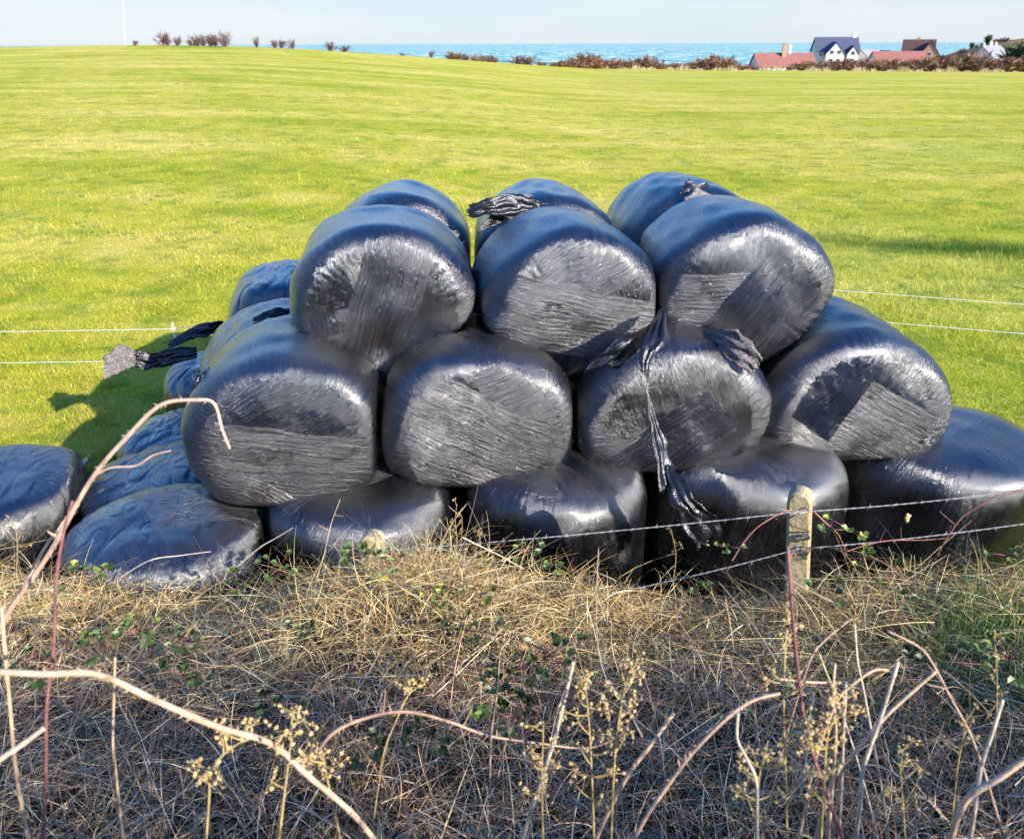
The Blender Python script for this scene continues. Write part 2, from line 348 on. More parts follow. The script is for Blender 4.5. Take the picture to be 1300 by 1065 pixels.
# middle tier
bale('M1', (-1.49, 5.00, 1.50), .655, .58, .55, 0, Y7, 7, [(-48, -.9, -.12, -.9, .9), (-10, -.7, .16, -.9, .9), (-35, -.8, -.25, -.1, .9)],
     'leftmost bale of the middle front row, with a crumpled torn end at its upper left')
bale('M2', (-.285, 5.18, 1.50), .695, .585, .54, 0, Y7, 8, [(20, -.1, .6, .1, .9), (-28, -.22, .30, -.8, .60), (-28, -.6, -.22, -.8, .8)],
     'second bale from left in the middle row, glinting slanted film band on its face')
bale('M3', (.99, 5.34, 1.53), .675, .59, .54, 0, Y7, 9, [(38, -.30, .16, -.9, .22), (8, -.75, .02, -.9, -.05), (38, -.26, .14, -.5, .30)],
     'middle row bale behind the long twisted hanging strip of torn film')
bale('M4', (2.30, 5.57, 1.48), .66, .62, .57, 0, 2, 10, [(-30, -.22, .30, -.16, .8), (-32, -.7, -.22, -.9, .6)],
     'rightmost bale of the middle tier, its dark left side turned to the camera')
bale('M1b', (-1.93, 6.26, 1.27), .62, .55, .58, 0, 14, 11, None, 'bale directly behind the leftmost middle-row bale, blue shine along its upper left')
bale('M1c', (-2.16, 7.62, 1.30), .62, .54, .58, 0, 14, 12, None, 'rearmost bale visible on the left shoulder of the stack under the top left bales')
bale('M2b', (-.40, 6.52, 1.47), .62, .58, .58, 0, Y7, 13, None, 'black bale hidden in the core of the stack behind the front rows', hidden=True)
bale('M3b', (.86, 6.70, 1.47), .62, .58, .58, 0, Y7, 14, None, 'black bale hidden in the core of the stack behind the front rows', hidden=True)
bale('M4b', (2.02, 6.92, 1.40), .62, .55, .56, 0, Y7, 15, None, 'black bale hidden in the core of the stack behind the front rows', hidden=True)
# bottom tier, standing on end
bale('B0', (-3.68, 4.95, .50), .63, .63, .55, 1, 0, 16, None, 'flat-standing bottom bale cut by the left edge of the photo', 3.2)
bale('B1', (-2.20, 4.28, .46), .625, .60, .54, 1, 0, 17, None, 'low squat bottom bale nearest the arching bramble, front left below the middle row', 2.7)
bale('B2', (-1.03, 4.50, .53), .625, .60, .58, 1, 0, 18, None, 'bottom front bale behind the leaf-covered lichen post', 2.9)
bale('B3', (.275, 4.62, .57), .625, .60, .58, 1, 0, 19, None, 'bottom front bale in the centre standing on end behind the bare stretch of barbed wire', 3.3)
bale('B4', (1.68, 4.95, .58), .655, .62, .58, 1, 0, 20, None, 'bottom front bale directly behind the tall bare concrete post', 3.1)
bale('B5', (3.20, 5.25, .58), .71, .70, .58, 1, 0, 21, None, 'broad bottom bale at the right edge, blue sheen on top, small hole in side', 3.4)
bale('Bx', (-2.68, 5.30, .40), .64, .62, .50, 1, 0, 22, None, 'blue-shining bottom bale right behind the squat front left one, sloping towards the left', 2.6, (0, -9))
bale('By', (-2.87, 6.45, .28), .62, .60, .46, 1, 0, 23, None, 'small looking low bottom bale at the left of the stack, beside the shadowed grass', 2.5, (0, -7))
bale('Bz', (-3.00, 7.68, .36), .60, .60, .50, 1, 0, 24, None, 'farthest bottom bale on the left, ragged grey film strip blowing from it', 2.5, (0, -4))
bale('B2b', (-1.2, 5.8, .50), .62, .60, .52, 1, 0, 25, None, 'black bale hidden in the core of the stack behind the front rows', hidden=True)
bale('B3b', (.1, 5.98, .50), .62, .60, .52, 1, 0, 26, None, 'black bale hidden in the core of the stack behind the front rows', hidden=True)
bale('B4b', (1.4, 6.3, .50), .62, .60, .52, 1, 0, 27, None, 'black bale hidden in the core of the stack behind the front rows', hidden=True)
bale('B5b', (2.75, 6.65, .50), .62, .60, .52, 1, 0, 28, None, 'black bale hidden in the core of the stack behind the front rows', hidden=True)
GEN = [film_material('black_film_plain', [(35, -.1, .4, -.9, .5)], 1, .35), film_material('black_film_pleated', [(110, -.3, .15, -.9, .9), (10, .15, .8, -.9, .9)], 3, .4), film_material('black_film_scuffed', [(25, -.2, .3, -.8, .8), (-50, -.9, -.1, -.7, .5)], 5, .6)]
def softmin(q, d, k):
    h = np.clip(.5+.5*(d-q)/k, 0, 1)
    return q*h+d*(1-h)-k*h*(1-h)
def bale_matrix(b):
    R = Matrix.Rotation(b['yaw'], 4, 'Z')
    if b['up']:
        R = Matrix.Rotation(rad(b['tilt'][1]), 4, 'Y') @ Matrix.Rotation(rad(b['tilt'][0]), 4, 'X') @ R @ Matrix.Rotation(-math.pi/2, 4, 'X')
    return Matrix.Translation(b['c']) @ R
def build_bale(key):
    b = B[key]; hid = b['hidden']; S, K = (96, 40) if hid else (360, 150)
    r = np.random.default_rng(b['seed'])
    tt = np.linspace(-math.pi/2, math.pi/2, 4000); n = b['n']
    pr = np.abs(np.cos(tt))**(2/n); py = np.sign(np.sin(tt))*np.abs(np.sin(tt))**(2/n)
    py = py*(b['hl'])
    dome = np.maximum(0, 1-(pr/.95)**2)*.045; py = py+np.sign(py)*dome
    al = np.concatenate([[0], np.cumsum(np.hypot(np.diff(pr)*b['wx'], np.diff(py)))])
    u = np.linspace(0, al[-1], K+1)[1:-1]
    rr = np.interp(u, al, pr); yy = np.interp(u, al, py)
    ph = np.linspace(0, math.tau, S, endpoint=False)
    rad_ = 1/np.sqrt((np.cos(ph)/b['wx'])**2+(np.sin(ph)/b['wz'])**2)
    rad_ = rad_*(1+.018*np.cos(2*ph+r.uniform(0, 6))+.012*np.cos(3*ph+r.uniform(0, 6))+.008*np.cos(5*ph+r.uniform(0, 6)))
    # pleats running radially over the shoulders
    ple = sum(np.cos(f*ph+r.uniform(0, 6.3))*r.uniform(.4, 1) for f in r.integers(14, 64, 22))/3.5
    ple2 = sum(np.cos(f*ph+r.uniform(0, 6.3))*r.uniform(.4, 1) for f in r.integers(10, 50, 18))/3.5
    sh = np.exp(-((np.abs(yy)-b['hl']*.93)/(.10))**2)*np.clip((rr-.45)/.35, 0, 1)
    X = rr[:, None]*(rad_*np.cos(ph))[None]; Z = rr[:, None]*(rad_*np.sin(ph))[None]
    Yv = np.repeat(yy[:, None], S, 1)
    V = np.stack([X, Yv, Z], -1)
    nrmd = V/np.linalg.norm(V, axis=-1, keepdims=True)
    side = np.where(yy < 0, 1, 0)[:, None]
    pl = (ple[None]*side+ple2[None]*(1-side))*sh[:, None]*.0013
    V = (V+nrmd*pl[..., None]).reshape(-1, 3)
    V = np.concatenate([V, [[0, -b['hl']-.045, 0], [0, b['hl']+.045, 0]]])
    N = V/np.maximum(np.linalg.norm(V, axis=1)[:, None], 1e-6)
    wn = wavenoise(b['seed']*7+1, 1.1); wn2 = wavenoise(b['seed']*7+2, 3.2)
    V = V+N*(wn(V)*.012+wn2(V)*.0055)[:, None]
    if key in ('M1b', 'M1c', 'Bx', 'By', 'Bz', 'B1', 'B0'):
        cr = wavenoise(b['seed']*9+4, 1.5); cr2 = wavenoise(b['seed']*9+5, 3.4); VV = V*[1.6, .7, 1.]
        V = V-N*(np.exp(-(cr(VV)/.28)**2)*(.003 if key in ('B0', 'B1') else .013)+np.exp(-(cr2(VV)/.3)**2)*.006)[:, None]
    if key == 'T1':   # the dent low on its face
        d = np.exp(-(((V[:, 0]+.03)/.10)**2+((V[:, 2]+.26)/.17)**2)); V[:, 1] += np.where(V[:, 1] < 0, d*.07, 0)
    if key == 'B2':
        d = np.exp(-(((V[:, 0]-.15)/.2)**2+((V[:, 2]+.05)/.22)**2)); V[:, 1] += np.where(V[:, 1] < 0, d*.05, 0)
    M = bale_matrix(b); Mn = np.array(M); W = V@Mn[:3, :3].T+Mn[:3, 3]
    c = np.array(b['c'])
    for k2, o in B.items():
        if k2 == key: continue
        d = np.array(o['c'])-c
        if not b['up'] and not o['up']:
            if abs(d[1]) > .95: 
                continue
            dd = np.array([d[0], 0, d[2]])
        elif b['up'] and o['up']:
            dd = np.array([d[0], d[1], 0])
        elif not b['up'] and o['up']:
            if np.hypot(d[0], d[1]) < 1.0:
                top = o['c'].z+o['hl']+.0
                q = W[:, 2]; lim = top-.13
                W[:, 2] = -softmin(-q, -lim, .16)
            continue
        else:
            # a lying bale presses into the top of this standing one
            if np.hypot(d[0], d[1]) < 1.0:
                ax = np.array([-math.sin(o['yaw']), math.cos(o['yaw'])])
                rel = W[:, :2]-np.array(o['c'])[:2]; al_ = rel@ax; ac = rel@np.array([ax[1], -ax[0]])
                s = (np.exp(-(ac/.42)**4))*(1/(1+np.exp((np.abs(al_)-o['hl']+.02)/.035)))
                low = o['c'].z-o['wz']; lim = b['c'].z+b['hl']-.115
                q = W[:, 2]; W[:, 2] = q-s*np.maximum(q-lim, 0)
            continue
        D = np.linalg.norm(dd)
        if D < 1e-3 or D > 1.35: continue
        nn = dd/D
        wy = 1.0
        if key[0] == 'M' and k2[0] == 'T': wy = np.clip((W[:, 1]-(o['c'].y-o['hl']-.12))/.30, 0, 1); wy = wy*wy*(3-2*wy)
        ext = lambda bb: (bb['wx'] if bb['up'] else 1/math.sqrt((nn[0]/bb['wx'])**2+(nn[2]/bb['wz'])**2))
        e1, e2 = ext(b), ext(o)
        fav = {'T': .035, 'M': -.035}.get(key[0], 0)*1.3 if key[0] != k2[0] else 0
        lim = D*(e1/(e1+e2)+fav)-.004
        if e1+e2 < D: continue
        q = (W-c)@nn; q2 = softmin(q, lim, .08); W = W+((q2-q)*wy)[:, None]*nn
    V = (W-Mn[:3, 3])@Mn[:3, :3]
    i = np.arange(K-2)[:, None]*S+np.arange(S); j = np.arange(K-2)[:, None]*S+(np.arange(S)+1) % S
    F = np.stack([i, j, j+S, i+S], -1).reshape(-1, 4)
    nV = (K-1)*S
    t1 = np.stack([(np.arange(S)+1) % S, np.arange(S), np.full(S, nV), np.full(S, nV)], 1)
    la = (K-2)*S
    t2 = np.stack([la+np.arange(S), la+(np.arange(S)+1) % S, np.full(S, nV+1), np.full(S, nV+1)], 1)
    me = bpy.data.meshes.new('silage_bale')
    nq, nt_ = len(F), 2*S
    me.vertices.add(len(V)); me.vertices.foreach_set('co', V.astype(np.float32).ravel())
    T = np.concatenate([t1[:, :3], t2[:, :3]])
    me.loops.add(nq*4+nt_*3); me.loops.foreach_set('vertex_index', np.concatenate([F.ravel(), T.ravel()]).astype(np.int32))
    me.polygons.add(nq+nt_); me.polygons.foreach_set('loop_start', np.concatenate([np.arange(nq)*4, nq*4+np.arange(nt_)*3]).astype(np.int32))
    me.polygons.foreach_set('use_smooth', np.ones(nq+nt_, bool)); me.update(); me.validate()
    mat = film_material('black_film_banded', b['strips'], b['seed']) if b['strips'] else GEN[b['seed'] % 3]
    me.materials.append(mat)
    o = ob('silage_bale', me); o.matrix_world = M
    tag(o, b['label'], 'hay bale', 'black wrapped silage bales piled in the field')
    b['o'] = o
    return o
for k in list(B): build_bale(k)
# ------------------------------------------------------------------ torn film
def film_flap_mat():
    t = NT('torn_film'); v = t.obj(); n = t.noise(v, 55., 4, .7, .6); vo = t.n('ShaderNodeTexVoronoi', feature='DISTANCE_TO_EDGE'); t.set(vo.inputs['Vector'], v); vo.inputs['Scale'].default_value = 70
    h = t.m('ADD', n, t.m('MULTIPLY', vo.outputs[0], 1.2))
    c = t.mix(t.ramp(n, [(.58, 0.), (.78, 1.)]), (.008, .008, .010), (.09, .08, .075))
    return t.pbr(c, .27, t.bump(h, .8, .0028), .6)
FLAP = film_flap_mat()
def netting_mat():
    t = NT('bale_netting'); v = t.obj(); n = t.noise(v, 90., 4, .8, .4)
    c = t.mix(t.ramp(n, [(.42, 0.), (.6, 1.)]), (.04, .035, .035), (.34, .30, .28))
    return t.pbr(c, .6, t.bump(n, 1., .01), .5)
NET = netting_mat()
def film_strip(parent, pts, widths, cross, crump=.012, n=14, m=14, mat=None, seed=0, ragged=.3, name='torn_film', label=None, folds=5):
    """a crumpled ribbon of film following pts; cross = direction(s) of its width"""
    r = np.random.default_rng(seed+100); path = catmull(pts, n); L = len(path)
    ti = np.linspace(0, 1, len(pts)); tf = np.linspace(0, 1, L)
    W = np.interp(tf, ti, widths)*1.25; crump = crump*.36
    if isinstance(cross, Vector) or not hasattr(cross[0], '__len__'): cross = [cross]*len(pts)
    CR = np.stack([np.interp(tf, ti, [c[k] for c in cross]) for k in range(3)], 1)
    CR /= np.linalg.norm(CR, axis=1)[:, None]
    Pp = np.array([tuple(p) for p in path]); T = np.gradient(Pp, axis=0); T /= np.linalg.norm(T, axis=1)[:, None]
    Nn = np.cross(T, CR); Nn /= np.maximum(np.linalg.norm(Nn, axis=1)[:, None], 1e-6)
    s = np.linspace(-.5, .5, m)
    kk = np.linspace(0, 1, max(4, L//5)); rg = np.stack([np.interp(tf, kk, r.uniform(-.6, .6, len(kk))) for _ in (0, 1)], 1)
    ew = W[:, None]*(1+ragged*(1.3*rg+.25*r.uniform(-.5, .5, (L, 2))))
    off = np.where(s[None] < 0, ew[:, :1], ew[:, 1:])*s[None]
    fold = np.zeros((L, m))
    for _ in range(folds):
        f = r.uniform(1, 4); fold += np.cos(math.tau*(f*s[None]+r.uniform(-1, 1)*tf[:, None]*3)+r.uniform(0, 6))*r.uniform(.3, 1)
    amp = np.minimum(W*.10, .018)[:, None]
    V = Pp[:, None]+CR[:, None]*off[..., None]+Nn[:, None]*(fold*amp/folds*2)[..., None]
    V = V.reshape(-1, 3)
    a, b_, c_ = (wavenoise(seed*5+k, 9.) for k in (1, 2, 3)); a2 = wavenoise(seed*5+9, 24.)
    V = V+np.stack([a(V), b_(V), c_(V)], 1)*crump+np.stack([a2(V), a2(V+3), a2(V+7)], 1)*crump*.35
    i = (np.arange(L-1)[:, None]*m+np.arange(m-1)).ravel(); F = np.stack([i, i+1, i+m+1, i+m], 1)
    # ragged far end: drop some of the last faces
    keep = np.ones(len(F), bool); fr = F[:, 0]//m
    for k in range(m-1):
        cut = r.integers(0, max(2, n//3)); keep &= ~((F[:, 0] % m == k) & (fr >= L-1-cut))
    F = F[keep]
    pi = parent.matrix_world.inverted(); Mi = np.array(pi); V = V@Mi[:3, :3].T+Mi[:3, 3]
    me = npmesh(name, V, F, mat or FLAP, True); o = ob(name, me, parent)
    md = o.modifiers.new('thickness', 'SOLIDIFY'); md.thickness = .002
    if label: o['label'] = label
    return o
def bo(k): return B[k]['o']
# big hanging twisted strip
film_strip(bo('T2'), [P(842, 392, 5.05), P(836, 415, 4.85), P(800, 440, 4.68), P(770, 452, 4.66), P(742, 470, 4.66)], [.02, .13, .20, .12, .04], (0.3, 0, 1), .01, seed=1, label='black film fan torn open along the lower right rim of the bale')
film_strip(bo('T2'), [P(842, 392, 5.0), P(832, 430, 4.62), P(820, 462, 4.5), P(822, 500, 4.42), P(833, 545, 4.32), P(842, 580, 4.22), P(852, 625, 4.1)],
           [.02, .14, .05, .022, .05, .09, .10], [(1, .2, 0), (1, .1, 0), (1, 0, .3), (.6, .7, 0), (1, 0, 0), (.9, .5, 0), (1, .2, 0)], .007, 18, seed=2, label='long twisted rope of torn black film hanging down')
film_strip(bo('T2'), [P(848, 590, 4.2), P(866, 630, 4.03), P(884, 658, 3.98), P(905, 690, 3.95)], [.03, .11, .15, .16], [(1, .2, 0), (1, 0, .4), (1, -.1, .4), (1, .3, .5)], .012, 18, seed=3, label='flared wrinkled end of the hanging film rope')
# crumple between T3 and M3
film_strip(bo('T3'), [P(880, 424, 5.2), P(905, 428, 4.98), P(925, 437, 4.86), P(945, 448, 4.8), P(962, 466, 4.8)], [.03, .09, .16, .15, .10], (.35, -.2, 1), .012, 12, mat=NET, seed=4, label='crumpled flap of film and netting')
# tuft on T2b
film_strip(bo('T2b'), [P(700, 268, 6.35), P(660, 264, 6.3), P(625, 262, 6.2), P(590, 268, 6.2)], [.06, .16, .13, .05], (.1, .4, 1), .014, seed=5, label='black flap blown out to the left')
film_strip(bo('T2b'), [P(632, 268, 6.4), P(660, 262, 6.42), P(690, 263, 6.42)], [.10, .19, .10], (.1, .6, 1), .012, mat=NET, seed=6, label='patch of bare grey netting')
film_strip(bo('T2b'), [P(640, 278, 6.3), P(620, 282, 6.2), P(608, 292, 6.15)], [.05, .09, .04], (.5, .4, 1), .01, seed=16)
# top right
film_strip(bo('T3b'), [P(918, 250, 6.7), P(898, 247, 6.65), P(876, 250, 6.55), P(862, 262, 6.5), P(835, 285, 6.5), P(818, 300, 6.45)], [.04, .14, .20, .16, .14, .05], (-.1, .5, 1), .014, seed=7, label='torn black flap lying in the gap between the two bales')
film_strip(bo('T3b'), [P(905, 252, 6.5), P(888, 251, 6.45), P(870, 260, 6.4)], [.05, .11, .09], (-.3, .5, 1), .014, mat=NET, seed=8)
# M1 crumpled end
film_strip(bo('M1'), [P(248, 470, 4.78), P(256, 492, 4.62), P(268, 512, 4.5), P(280, 535, 4.44), P(276, 552, 4.44)], [.05, .12, .15, .09, .03], (1, -.5, .5), .015, 14, seed=9, label='crumpled shiny gathered film end')
film_strip(bo('M1'), [P(270, 468, 4.75), P(262, 480, 4.62), P(246, 500, 4.58)], [.04, .10, .05], (.7, -.5, -.2), .012, seed=19)
# left side flying strip
film_strip(bo('Bz'), [P(250, 446, 7.4), P(215, 453, 7.3), P(190, 458, 7.2), P(170, 456, 7.15)], [.10, .13, .13, .14], (.05, .4, 1), .01, seed=10, label='black film streamer blown to the left')
film_strip(bo('Bz'), [P(172, 457, 7.14), P(150, 459, 7.1), P(130, 461, 7.05)], [.15, .18, .20], (.05, .4, 1), .01, mat=NET, seed=11, ragged=.7, label='frayed grey netting end of the streamer')
film_strip(bo('M1c'), [P(285, 412, 7.2), P(262, 418, 7.0), P(235, 428, 6.9), P(212, 440, 6.85)], [.05, .12, .10, .04], (0, .8, .8), .01, seed=12)
film_strip(bo('M1b'), [P(368, 396, 6.2), P(345, 397, 6.1), P(320, 406, 6.05)], [.05, .09, .03], (0, .8, .6), .01, seed=13)
film_strip(bo('B0'), [P(100, 648, 4.85), P(75, 655, 4.75), P(42, 668, 4.7)], [.05, .10, .03], (0.1, .7, .7), .01, seed=14)
film_strip(bo('M2'), [P(668, 604, 4.72), P(690, 608, 4.64), P(705, 600, 4.7)], [.02, .05, .02], (.1, .3, .9), .01, seed=15)
film_strip(bo('M4'), [P(1150, 560, 5.05), P(1178, 556, 5.0), P(1196, 548, 5.1)], [.02, .06, .03], (.1, .3, .9), .01, seed=17)
film_strip(bo('Bx'), [P(110, 580, 5.5), P(100, 592, 5.3), P(92, 606, 5.1)], [.05, .10, .03], (.7, .5, .3), .012, seed=18)
# hole in the wrap of the right bale
r_ = np.random.default_rng(5); mb = MB(); q = P(1152, 657, 4.58)
mb.blob((0, 0, 0), .028, r_); mb.blob((.004, 0, -.018), .02, r_); mb.blob((-.006, 0, .018), .018, r_)
ho = mb.build('hole', simple('exposed_straw', (.45, .30, .12), (.65, .48, .22), 60), None, True); ho.parent = bo('B5')
ho.matrix_local = bo('B5').matrix_world.inverted() @ Matrix.Translation(q) @ Matrix.Diagonal((.8, .35, 1.05, 1))
# ------------------------------------------------------------------ far fields: bushes
def ribbons(P0, Dv, Ln, Wd, bend, seg, cols, rng, droop=0., taper=.3):
    """n curved ribbons -> V, F, C ; P0,Dv (n,3) ; Ln,Wd (n)"""
    n = len(P0); t = np.linspace(0, 1, seg+1)
    side = np.cross(Dv, rng.normal(size=(n, 3))); side /= np.maximum(np.linalg.norm(side, axis=1)[:, None], 1e-6)
    b2 = rng.normal(size=(n, 3)); b2[:, 2] *= .4
    pth = P0[:, None]+Dv[:, None]*(Ln[:, None]*t)[..., None]+b2[:, None]*(bend[:, None]*Ln[:, None]*t**2)[..., None]
    pth[..., 2] -= (droop*Ln)[:, None]*t**2.2
    w = (Wd[:, None]*(1-(1-taper)*t))[..., None]*side[:, None]*.5
    V = np.stack([pth-w, pth+w], 2).reshape(n, -1, 3)
    b = np.arange(n)[:, None]*(2*(seg+1))+np.arange(seg)*2; b = b.ravel()
    F = np.stack([b, b+1, b+3, b+2], 1)
    C = np.repeat(cols, 2*(seg+1), axis=0)
    return V.reshape(-1, 3), F, C
def veg_mat(name, trans=.25, gloss=.15, rough=.6):
    t = NT(name); a = t.n('ShaderNodeAttribute', attribute_name='Col').outputs['Color']
    d = t.n('ShaderNodeBsdfPrincipled'); t.set(d.inputs['Base Color'], a); d.inputs['Roughness'].default_value = rough; d.inputs['Specular IOR Level'].default_value = gloss
    tr = t.n('ShaderNodeBsdfTranslucent'); t.set(tr.inputs[0], a)
    mx = t.n('ShaderNodeMixShader'); mx.inputs[0].default_value = trans
    t.t.links.new(d.outputs[0], mx.inputs[1]); t.t.links.new(tr.outputs[0], mx.inputs[2]); t.t.links.new(mx.outputs[0], t.out.inputs[0])
    return t.mat
TWIG = veg_mat('bare_twigs', .1, .2)
def bush_mesh(seed, w, h, n, pal, thick=.07, name='bare_bush'):
    r = np.random.default_rng(seed); k = max(5, n//22)
    # main limbs, then twigs off them
    az = r.uniform(0, math.tau, k); el = r.uniform(.5, 1.45, k)
    D = np.stack([np.cos(az)*np.cos(el)*w/h, np.sin(az)*np.cos(el)*w/h, np.sin(el)], 1); D /= np.linalg.norm(D, axis=1)[:, None]
    L = h*r.uniform(.5, .85, k); b0 = np.stack([r.normal(0, w*.12, k), r.normal(0, w*.12, k), np.zeros(k)-.3], 1)
    pal = np.array(pal)
    V1, F1, C1 = ribbons(b0, D, L+.3, np.full(k, thick*1.6), np.full(k, .1), 4, pal[r.integers(0, len(pal), k)]*.8, r)
    i = r.integers(0, k, n); s = r.uniform(.25, 1., n)
    p0 = b0[i]+D[i]*((L[i]+.3)*s)[:, None]
    d2 = D[i]*.7+r.normal(size=(n, 3))*.7; d2[:, 2] = np.abs(d2[:, 2])*.8; d2 /= np.linalg.norm(d2, axis=1)[:, None]
    L2 = h*r.uniform(.12, .38, n)
    V2, F2, C2 = ribbons(p0, d2, L2, np.full(n, thick)*r.uniform(.6, 1.4, n), np.full(n, .15), 3, pal[r.integers(0, len(pal), n)]*r.uniform(.7, 1.25, (n, 1)), r)
    return npmesh(name, np.concatenate([V1, V2]), np.concatenate([F1, F2+len(V1)]), TWIG, False, np.concatenate([C1, C2]))
PUR = [(.16, .09, .09), (.22, .13, .12), (.12, .07, .08), (.20, .12, .09)]
BRN = [(.22, .12, .06), (.30, .17, .08), (.15, .08, .05), (.25, .18, .10)]
RUS = [(.30, .14, .07), (.22, .10, .05), (.36, .22, .12), (.16, .09, .05)]
tree_m = [bush_mesh(40+i, 1.5, 3.0, 260, PUR, .085, 'bare_tree') for i in range(4)]
scrub_m = [bush_mesh(60+i, 2.6, 2.2, 420, [BRN, RUS, PUR][i % 3], .12, 'scrub_bush') for i in range(6)]
green_m = [bush_mesh(80+i, 1.8, 3.0, 380, [(.05, .09, .03), (.08, .12, .04), (.03, .06, .02)], .25, 'evergreen_bush') for i in range(2)]
NR = random.Random(4)
def place(me, name, px, base_y, d, hpx, label, cat, group=None, wscale=1.):
    """stand a bush on the terrain d metres out below photo column px, hpx pixels tall"""
    p = P(px, base_y, d); hh = max(v.co.z for v in me.vertices); s = hpx/FPX*d*1.03/hh
    z = gz(p.x, p.y)
    o = ob(name, me); o.location = (p.x, p.y, min(z, p.z)+.0 if abs(z-p.z) < 3 else p.z); o.scale = (s*wscale, s*wscale, s)
    o.rotation_euler.z = NR.uniform(0, 6)
    return tag(o, label, cat, group)
# (px, height px, width factor, description)
sky_trees = [(171, 7, 1., 'tiny faint bare tree on the skyline just right of the thin mast'),
 (208, 14, 1.0, 'leftmost clear bare tree of the skyline row on the hill crest'), (213, 12, .8, None), (226, 10, 1.1, 'short bare tree standing in the gap of the skyline row'),
 (243, 9, 1.2, None), (250, 12, 1., None), (258, 11, .9, None), (268, 13, 1.1, None), (274, 12, 1., None), (285, 15, 1.2, 'tallest bare tree closing the right end of the skyline row'),
 (326, 10, .8, 'lone thin bare tree between the skyline row and the twin clump'), (349, 9, 1.1, 'left bush of the twin clump on the hill crest'), (357, 11, .9, 'right bush of the twin clump on the hill crest'),
 (371, 10, 1., 'single dark bare bush just right of the twin clump'), (420, 9, 1.5, 'left one of two bushes where the sea comes into view'), (438, 7, 1.6, 'round dark bush, right one of two where the sea comes into view'),
 (511, 4, 1.3, 'tiny bush on the slope against the sea, left of the reddish bushes'), (548, 8, .9, 'small upright bush alone on the slope against the sea')]
for i, (px, hp, ws, lab) in enumerate(sky_trees):
    yy = np.interp(px, CX, CY); d = np.interp(px, RX, RR)-2
    place(tree_m[i % 4], 'bare_tree', px, yy+.5, d, hp*1.25, lab or 'bare tree in the crowded middle of the skyline row', 'tree', 'bare trees along the hill crest' if 200 < px < 290 else None, ws*1.15)
for i, (px, hp, ws) in enumerate([(574, 11, 1.), (583, 10, 1.), (592, 8, 1.1), (603, 9, 1.1), (612, 9, 1.), (621, 9, 1.1), (628, 7, 1.)]):
    yy = np.interp(px, CX, CY); place(scrub_m[(i*2+1) % 6], 'scrub_bush', px, yy+.5, np.interp(px, RX, RR)-1, hp, 'reddish bare bush in the short clump on the slope against the sea', 'bush', 'reddish bushes clumped on the slope', ws)
for i, (px, hp, ws, lab) in enumerate([(658, 11, 1.2, 'left half of the purple brown bush pair alone on the slope'), (670, 12, 1.3, 'right half of the purple brown bush pair alone on the slope')]):
    yy = np.interp(px, CX, CY); place(scrub_m[2], 'scrub_bush', px, yy+.5, np.interp(px, RX, RR)-1, hp, lab, 'bush', None, ws)
# hedge along the far field edge: individual bushes
hp_prof = [(684, 4), (700, 5), (712, 8), (724, 10), (738, 14), (750, 15), (762, 12), (776, 11), (790, 10), (802, 10), (814, 14), (826, 9), (840, 8), (852, 8), (864, 8), (876, 9), (888, 12), (898, 16), (908, 15), (920, 12), (932, 9), (944, 7),
           (1010, 9), (1022, 11), (1040, 12), (1056, 13), (1068, 13), (1082, 14), (1098, 12), (1114, 14), (1130, 13), (1146, 12), (1162, 13), (1176, 15), (1190, 20), (1204, 21), (1218, 20), (1232, 18), (1246, 15), (1262, 16), (1278, 16), (1294, 16), (1312, 18), (1330, 18)]
for i, (px, hp) in enumerate(hp_prof):
    for j in range(3):
        x = px+NR.uniform(-3, 3)+j*4; yy = np.interp(x, CX, CY); d = 203+j*3+NR.uniform(-1, 2)
        if x < 770: d = np.interp(x, RX, RR)-1+j
        lab = 'brown leafless bush in the far hedge left of the houses' if px < 950 else ('brown leafless bush in the far hedge in front of the houses' if px < 1180 else 'brown leafless bush in the tall hedge right of the houses')
        place(scrub_m[(i*3+j) % 6], 'scrub_bush', x, yy, d, hp*NR.uniform(.95, 1.3), lab, 'bush', 'bushes of the far hedge', 1.15)
for px, hp, lab in [(1165, 9, 'dark green shrub low in the hedge by the brick house'), (1290, 25, 'tall dark evergreen at the right edge on the far hill'), (1303, 22, 'evergreen cut by the right edge of the photo on the far hill')]:
    place(green_m[px % 2], 'evergreen_bush', px, 88, 214, hp+10 if px > 1200 else hp, lab, 'bush', None, 1.1)
# pale dry grass along the far field edge
def verge():
    r = np.random.default_rng(9); n = 5200; px = r.uniform(735, 1420, n)
    u = (px-650)/FPX*math.cos(PITCH); d = r.uniform(196, 201, n); d = np.where(px < 800, np.interp(px, RX, RR)-2, d)
    X = u*d; Z = ground_z(X, d); cl = np.clip(.6+.5*np.sin(px*.11)+.4*np.sin(px*.31+1), .15, 1.3)
    D = r.normal(size=(n, 3))*.3; D[:, 2] = 1; D /= np.linalg.norm(D, axis=1)[:, None]
    pal = np.array([(.62, .50, .28), (.72, .62, .42), (.45, .34, .18), (.35, .28, .10)])
    V, F, C = ribbons(np.stack([X, d, Z-.05], 1), D, r.uniform(.4, 1.1, n)*cl, np.full(n, .10), np.full(n, .2), 2, pal[r.integers(0, 4, n)], r)
    tag(ob('dry_grass_verge', npmesh('dry_grass_verge', V, F, TWIG, False, C)), 'pale dry grass strip along the far edge of the field', 'grass', kind='stuff')
verge()
